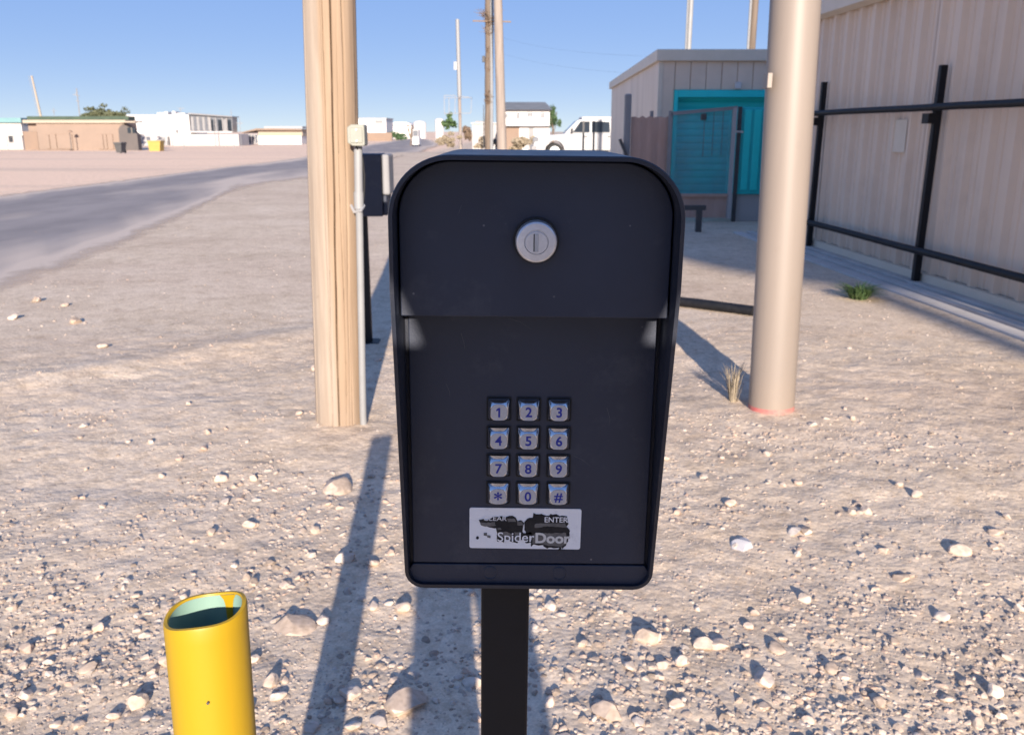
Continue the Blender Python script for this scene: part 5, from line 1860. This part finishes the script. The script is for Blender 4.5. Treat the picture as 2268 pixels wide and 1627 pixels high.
# dark ragged pole
YD = 48.0
c = Vector((X_(1080, YD), YD, gz(0, YD)))
t = thing('ragged_pole', 'dark ragged wooden pole with dry twigs clinging to it', 'pole', c)
rr = random.Random(9)
pts, rads = [], []
for i in range(30):
    z = i * 0.33
    pts.append((c.x + 0.05 * mnoise.noise(Vector((0, 1, z))) + 0.012 * i * 0.33, YD, c.z - 0.1 + z)); rads.append(0.17 + 0.05 * mnoise.noise(Vector((3, 1, z * 3))))
mb = MB(); mb.tube(pts, rads, 10); mb.build('shaft', M['darkwood'], t, smooth=True)
mb = MB(); mb.tube([(c.x + 0.20, YD - 0.1, c.z), (c.x + 0.27, YD - 0.1, c.z + 9.9)], 0.09, 8); mb.build('riser', M['pvc'], t, smooth=True)
for grp_, hh_, rad_, xo in ((((80, 10, 0.7), (60, 12, 0.9), (45, 14, 0.95)), 0.5, 0.016, 0.1), (((120, 5, 0.3),), 0.4, 0.016, 0.1), (((232, 12, 0.42), (220, 14, 0.45), (212, 8, 0.3)), 0.3, 0.02, 0), (((160, 6, 0.25), (140, 6, 0.22)), 0.3, 0.02, 0)):
    mb = MB()
    for (py, n_, sp) in grp_:
        twigs(mb, Vector((c.x + xo, YD - 0.15, Z_(py, YD))), hh_, sp, n_, rad_, rr)
    tg = mb.build('twig_clump', M['twig'], t)
    tg['kind'] = 'stuff'
pa_ = at(1071, 130, YD - 0.25)
mb = MB(); mb.box(pa_.x - 0.07, pa_.x + 0.07, YD - 0.35, YD - 0.2, Z_(139, YD), Z_(125, YD)); mb.build('meter_box', M['darkgrey'], t, bevel=0.02)
mb = MB(); mb.tube([(X_(1071, YD), YD - 0.3, Z_(330, YD)), (X_(1072, YD), YD - 0.3, Z_(233, YD))], 0.02, 6); mb.build('guy_rod', M['darkgrey'], t)
mb = MB(); mb.beam((X_(1050, YD), YD - 0.25, Z_(48, YD)), (X_(1132, YD), YD - 0.25, Z_(50, YD)), 0.06); mb.build('crossarm', M['twig'], t)
# pale pole beside it
YZ = 46.0
c = Vector((X_(1112, YZ), YZ, gz(0, YZ)))
t = thing('utility_pole', 'pale smooth wooden pole standing right of the ragged dark pole', 'pole', c)
mb = MB(); mb.tube([c + Vector((0, 0, -0.2)), Vector((X_(1103, YZ), YZ, 8.3)), Vector((X_(1101, YZ), YZ, 9.5))], [0.25, 0.205, 0.2], 16); mb.build('shaft', M['greywood'], t, smooth=True)
mb = MB(); mb.beam((X_(1101, YZ) - 1.2, YZ - 0.2, 9.0), (X_(1101, YZ) + 1.2, YZ - 0.2, 9.0), 0.12); mb.build('crossarm', M['greywood'], t)
# low white building behind the poles
YU2 = 90.0
t = thing('white_office', 'low white flat-roofed building seen between the distant poles', 'building', (X_(1075, YU2), YU2, gz(0, YU2)))
pbox(1046, 1114, 273, 0, YU2, 10, z0=gz(0, YU2)).build('wall', M['offwhite'], t)
pbox(1052, 1074, 268, 272.9, YU2, 3, back=1).build('roof_unit', M['midgrey'], t)
pbox(1044, 1116, 272, 273.8, YU2, 10.4, back=-0.2).build('parapet', M['white'], t)

# --- white two-storey house
YO = 80.0
go_ = gz(0, YO)
t = thing('white_house', 'white two-storey house with a grey roof above the keypad', 'house', (X_(1166, YO), YO, go_))
pbox(1112, 1217, 242, 0, YO, 8, z0=go_).build('wall', M['white'], t)
mb = MB()
xa, xb = X_(1109, YO), X_(1223, YO)
z0_, z1_ = Z_(243.5, YO), Z_(223, YO)
ya, yb = YO - 0.6, YO + 8.6
mb.add([(xa, ya, z0_), (xb, ya, z0_), (xb, yb, z0_), (xa, yb, z0_), (xa + 0.2, YO + 4, z1_), (xb - 0.5, YO + 4, z1_)], [(0, 1, 5, 4), (1, 2, 5), (2, 3, 4, 5), (3, 0, 4), (0, 3, 2, 1)])
mb.build('roof', M['greyroof'], t)
for (q0, q1, r0, r1) in ((1119, 1126, 251, 262), (1143, 1152, 249, 264), (1168, 1180, 248.5, 259), (1197, 1207, 248.5, 262)):
    w_ = pbox(q0, q1, r0, r1, YO, 0.08, back=-0.05).build('window', M['white'], t)
    mq = (q0 + q1) / 2
    pbox(q0 + 0.8, mq - 0.3, r0 + 0.8, r1 - 0.8, YO, 0.04, back=-0.08).build('pane', M['greyglass'], w_)
    pbox(mq + 0.3, q1 - 0.8, r0 + 0.8, r1 - 0.8, YO, 0.04, back=-0.08).build('pane', M['greyglass'], w_)
pbox(1110, 1218, 277.5, 279.5, YO, 0.6, back=-0.62).build('ledge', M['offwhite'], t)
pbox(1119, 1150, 280, 0, YO, 0.08, back=-0.05, z0=go_).build('garage_door', M['tandark'], t)
pbox(1171, 1182, 284, 0, YO, 0.08, back=-0.05, z0=go_).build('door', M['midgrey'], t)
simple_tree('leafy_tree', 'green tree behind the right end of the white house', 1224, 285, YO + 6, 229, 28, M['leafdark'], 91, 1000)

# --- white pickup, nose to the left
YK = 41.0
kx0, kx1 = X_(1180, YK, 310), X_(1180, YK, 310) + 5.7
gk = gz(0, YK)
sc = lambda u: kx0 + u * 5.7
t = thing('white_pickup', 'white pickup truck parked left of the workshop, facing left', 'pickup truck', (sc(0.5), YK, gk))
body = [(0.0, 0.55), (0.02, 0.98), (0.06, 1.06), (0.235, 1.13), (0.25, 1.15), (0.64, 1.15), (0.645, 1.18), (0.99, 1.16), (1.0, 0.60), (0.985, 0.50)]
arch_pts = []


def wheel_arch(c, r=0.075):
    return [(c + r * math.cos(R(a)), 0.42 + r * 5.7 * 1.0 * math.sin(R(a))) for a in range(0, 181, 20)]


lower = [(0.985, 0.42)] + wheel_arch(0.80) + wheel_arch(0.175) + [(0.01, 0.42)]
poly = [(sc(u), gk + z) for u, z in body + lower]
mb = MB(); mb.prism_y(poly, YK, YK + 1.85); mb.build('body', M['carpaint'], t, bevel=0.03)
cabp = [(0.25, 1.152), (0.345, 1.70), (0.37, 1.76), (0.60, 1.78), (0.635, 1.70), (0.645, 1.152)]
mb = MB()
nC = len(cabp)
mb.add([(sc(u), YK + 0.05 + (z - 1.15) * 0.05, gk + z) for u, z in cabp] + [(sc(u), YK + 1.80 - (z - 1.15) * 0.05, gk + z) for u, z in cabp],
       [tuple(range(nC)), tuple(range(2 * nC - 1, nC - 1, -1))] + [(i, nC + i, nC + (i + 1) % nC, (i + 1) % nC) for i in range(nC)])
mb.build('cab', M['carpaint'], t, bevel=0.02)


def side_glass(pts, name):
    mb = MB()
    vs = [(sc(u), YK + 0.04 + (z - 1.15) * 0.05, gk + z) for u, z in pts]
    vs2 = [(x, y - 0.012, z) for x, y, z in vs]
    n2 = len(vs)
    mb.add(vs2 + vs, [tuple(range(n2)), tuple(range(2 * n2 - 1, n2 - 1, -1))] + [(i, n2 + i, n2 + (i + 1) % n2, (i + 1) % n2) for i in range(n2)])
    mb.build(name, M['darkglass'], t)


side_glass([(0.315, 1.2), (0.45, 1.2), (0.45, 1.68), (0.375, 1.68)], 'side_window')
side_glass([(0.465, 1.2), (0.61, 1.2), (0.605, 1.66), (0.465, 1.68)], 'side_window')
mb = MB()
mb.add([(sc(0.262) - 0.02, YK + 0.14, gk + 1.20), (sc(0.262) - 0.02, YK + 1.71, gk + 1.20), (sc(0.343) - 0.02, YK + 1.63, gk + 1.68), (sc(0.343) - 0.02, YK + 0.22, gk + 1.68),
        (sc(0.262), YK + 0.14, gk + 1.19), (sc(0.262), YK + 1.71, gk + 1.19), (sc(0.343), YK + 1.63, gk + 1.67), (sc(0.343), YK + 0.22, gk + 1.67)], [(0, 1, 2, 3), (7, 6, 5, 4), (0, 4, 5, 1), (1, 5, 6, 2), (2, 6, 7, 3), (3, 7, 4, 0)])
mb.build('windscreen', M['darkglass'], t)
for u in (0.175, 0.80):
    for yy in (YK + 0.02, YK + 1.60):
        mb = MB(); mb.tube([(sc(u), yy, gk + 0.37), (sc(u), yy + 0.24, gk + 0.37)], 0.37, 24)
        wl = mb.build('wheel', M['tyre'], t, smooth=True)
        mb = MB(); mb.tube([(sc(u), yy - 0.012, gk + 0.37), (sc(u), yy + 0.01, gk + 0.37)], 0.23, 20); mb.build('rim', M['galv'], wl, smooth=True)
for u0, u1, nm in ((0.445, 0.447, 'door_seam'), (0.628, 0.630, 'door_seam')):
    mb = MB(); mb.box(sc(u0), sc(u1), YK - 0.006, YK + 0.01, gk + 0.55, gk + 1.14); mb.build(nm, M['darkgrey'], t)
for u in (0.40, 0.59):
    mb = MB(); mb.box(sc(u), sc(u) + 0.16, YK - 0.03, YK - 0.001, gk + 1.0, gk + 1.04); mb.build('door_handle', M['darkgrey'], t)
mb = MB(); mb.box(sc(0.3), sc(0.3) + 0.10, YK - 0.16, YK + 0.03, gk + 1.18, gk + 1.38); mb.build('wing_mirror', M['darkgrey'], t, bevel=0.02)
mb = MB(); mb.box(sc(-0.012), sc(0.03), YK - 0.02, YK + 1.87, gk + 0.42, gk + 0.62); mb.build('bumper', M['midgrey'], t, bevel=0.03)
mb = MB(); mb.box(sc(0.0), sc(0.045), YK - 0.012, YK + 0.3, gk + 0.80, gk + 0.98); mb.build('headlight', M['greyglass'], t, bevel=0.02)
mb = MB(); mb.box(sc(0.66), sc(0.97), YK + 0.08, YK + 1.77, gk + 1.2, gk + 1.24); mb.build('bed_cover', M['darkgrey'], t)
# white box trailer behind the pickup bed, two fence posts in front
YK2 = YK + 6
t = thing('white_trailer', 'white box trailer behind the pickup bed', 'trailer', (X_(1325, YK2), YK2, gz(0, YK2)))
pbox(1288, 1372, 259, 318, YK2, 2.2).build('body', M['white'], t, bevel=0.04)
for q in (1304, 1322, 1340):
    pbox(q, q + 1.2, 262, 316, YK2, 0.05, back=-0.05).build('rib', M['offwhite'], t)
for q in (1310, 1335):
    mb = MB(); xx = X_(q, YK2); mb.tube([(xx, YK2 + 0.1, gz(0, YK2) + 0.35), (xx, YK2 + 0.35, gz(0, YK2) + 0.35)], 0.35, 18); mb.build('wheel', M['tyre'], t, smooth=True)
YFp = 26.0
for (q, lab_) in ((1292, 'dark fence post in front of the pickup cab'), (1315, 'dark fence post in front of the pickup bed')):
    mb = MB(); mb.beam((X_(q, YFp), YFp, 0), (X_(q, YFp), YFp, Z_(268, YFp)), 0.05)
    tag(mb.build('fence_post', M['darkgrey'], loc=(X_(q, YFp), YFp, 0)), lab_, 'post')

# overhead wires between the far poles and the workshop
for (a, b, sag, lab_) in (((1115, 85, 46), (1480, 125, 27), 0.2, 'upper thin overhead wire left of the workshop'), ((1115, 120, 46), (1480, 165, 27), 0.2, 'lower thin overhead wire left of the workshop')):
    A, B = at(*a), at(*b)
    pts = [A.lerp(B, i / 14) - Vector((0, 0, sag * 4 * (i / 14) * (1 - i / 14))) for i in range(15)]
    mb = MB(); mb.tube(pts, 0.0018, 5, caps=False)
    tag(mb.build('overhead_wire', M['wire'], loc=tuple(A)), lab_, 'wire')


# ================================================================== THE PERSON TAKING THE PICTURE (behind the camera; throws the broad shadow)
def person():
    bx, by = 0.094, -0.40
    V, E, Rd = [], [], []

    def add(p, r, parent=None):
        V.append((bx + p[0], by + p[1], p[2])); Rd.append(r if isinstance(r, tuple) else (r, r))
        if parent is not None: E.append((parent, len(V) - 1))
        return len(V) - 1
    pel = add((0, 0, 0.86), (0.165, 0.115))
    wai = add((0, 0.0, 1.00), (0.150, 0.105), pel)
    che = add((0, 0.0, 1.18), (0.165, 0.115), wai)
    sho = add((0, -0.01, 1.33), (0.135, 0.09), che)
    nk = add((0, 0.0, 1.385), 0.056, sho)
    nk2 = add((0, 0.015, 1.43), 0.055, nk)
    hd1 = add((0, 0.025, 1.50), (0.082, 0.092), nk2)
    hd2 = add((0, 0.02, 1.58), (0.086, 0.098), hd1)
    hd3 = add((0, 0.01, 1.635), (0.060, 0.068), hd2)
    for s in (-1, 1):
        a = add((s * 0.165, -0.01, 1.325), 0.062, sho)
        e = add((s * 0.225, 0.07, 1.08), 0.042, a)
        w = add((s * 0.12, 0.27, 1.19), 0.028, e)
        h = add((s * 0.085, 0.33, 1.215), 0.030, w)
        kx = -0.105
        for i, (dx, dz, L) in enumerate(((0.0, 0.03, 0.9), (0.0, 0.012, 1.0), (0.0, -0.006, 0.95), (0.0, -0.024, 0.75))):
            f1 = add((s * 0.082, 0.365, 1.215 + dz), 0.0095, h)
            f2 = add((s * 0.055, 0.375 * 1.0, 1.217 + dz), 0.0085, f1)
            add((s * (0.055 - 0.022 * L), 0.362, 1.217 + dz), 0.007, f2)
        t1 = add((s * 0.06, 0.325, 1.24), 0.011, h)
        add((s * 0.03, 0.335, 1.245), 0.009, t1)
        hp = add((s * 0.085, 0, 0.80), 0.088, pel)
        kn = add((s * 0.095, 0.02, 0.45), 0.058, hp)
        an = add((s * 0.10, -0.01, 0.09), 0.040, kn)
        to = add((s * 0.115, 0.13, 0.04), 0.036, an)
    me = bpy.data.meshes.new('person')
    me.from_pydata(V, E, [])
    o = bpy.data.objects.new('person', me)
    C.objects.link(o)
    sk = o.modifiers.new('skin', 'SKIN')
    sk.use_smooth_shade = True
    for i, v in enumerate(me.skin_vertices[0].data):
        v.radius = Rd[i]
        v.use_root = (i == 0)
    ss = o.modifiers.new('sub', 'SUBSURF')
    ss.levels = ss.render_levels = 2
    dg = bpy.context.evaluated_depsgraph_get(); dg.update()
    m2 = bpy.data.meshes.new_from_object(o.evaluated_get(dg))
    bpy.data.objects.remove(o)
    m2.materials.clear()
    for mm in ('skin', 'shirt', 'jeans', 'hair', 'rubber'):
        m2.materials.append(M[mm])
    for p in m2.polygons:
        c = p.center
        x, y_, z = c.x - bx, c.y - by, c.z
        if z < 0.10: k = 4
        elif z < 0.93 and y_ < 0.2: k = 2
        elif z < 1.375 and not (y_ > 0.24 and abs(x) < 0.16): k = 1
        elif z > 1.56 or (z > 1.47 and y_ < 0.01): k = 3
        else: k = 0
        p.material_index = k
        p.use_smooth = True
    o2 = bpy.data.objects.new('person', m2)
    C.objects.link(o2)
    for v in m2.vertices:
        v.co.x -= bx; v.co.y -= by
    o2.location = (bx, by, 0)
    tag(o2, 'person in grey shirt and jeans taking the picture, seen only as a broad shadow', 'person')
    mb = MB()          # bobbed hair
    loft(mb, [[(bx + 0.005 + w_ * math.cos(a * math.pi / 12), by - 0.030 + d_ * 0.92 * math.sin(a * math.pi / 12), z_) for a in range(24)] for z_, w_, d_ in
              ((1.355, 0.070, 0.05), (1.37, 0.080, 0.055), (1.395, 0.080, 0.06), (1.41, 0.085, 0.066), (1.43, 0.094, 0.075), (1.455, 0.110, 0.082), (1.52, 0.113, 0.088), (1.60, 0.100, 0.09), (1.65, 0.075, 0.07), (1.675, 0.03, 0.03))])
    mb.build('hair', M['hair'], o2, smooth=True, angle=80)
    mb = MB()
    loft(mb, [[(bx + w_ * math.cos(a * math.pi / 14), by + d_ * math.sin(a * math.pi / 14), z_) for a in range(28)] for z_, w_, d_ in
              ((0.885, 0.185, 0.135), (0.90, 0.186, 0.136), (0.96, 0.172, 0.125), (1.03, 0.150, 0.105))], cap=False)
    mb.build('shirt_hem', M['shirt'], o2, smooth=True, angle=80)
    mb = MB()
    hc = Vector((bx, by + 0.02, 1.56))
    for s in (-1, 1):
        q = hc + Vector((s * 0.034, 0.088, -0.03)); mb.tube([q, q + Vector((0, 0.012, 0))], [0.013, 0.009], 10)
    mb.build('eyes', M['labelwhite'], o2)
    mb = MB(); q = hc + Vector((0, 0.088, -0.055)); mb.tube([q + Vector((0, 0, 0.04)), q + Vector((0, 0.026, 0)), q + Vector((0, 0.004, -0.012))], [0.006, 0.013, 0.010], 8); mb.build('nose', M['skin'], o2, smooth=True)
    mb = MB(); mb.beam(hc + Vector((-0.022, 0.098, -0.095)), hc + Vector((0.022, 0.098, -0.095)), 0.008); mb.build('mouth', M['pinkpaint'], o2)
    mb = MB()
    for s in (-1, 1):
        q = hc + Vector((s * 0.083, 0.0, -0.03)); mb.tube([q + Vector((0, 0, -0.03)), q + Vector((s * 0.012, 0, 0)), q + Vector((0, 0, 0.03))], [0.008, 0.014, 0.008], 8)
    mb.build('ears', M['skin'], o2, smooth=True)


person()
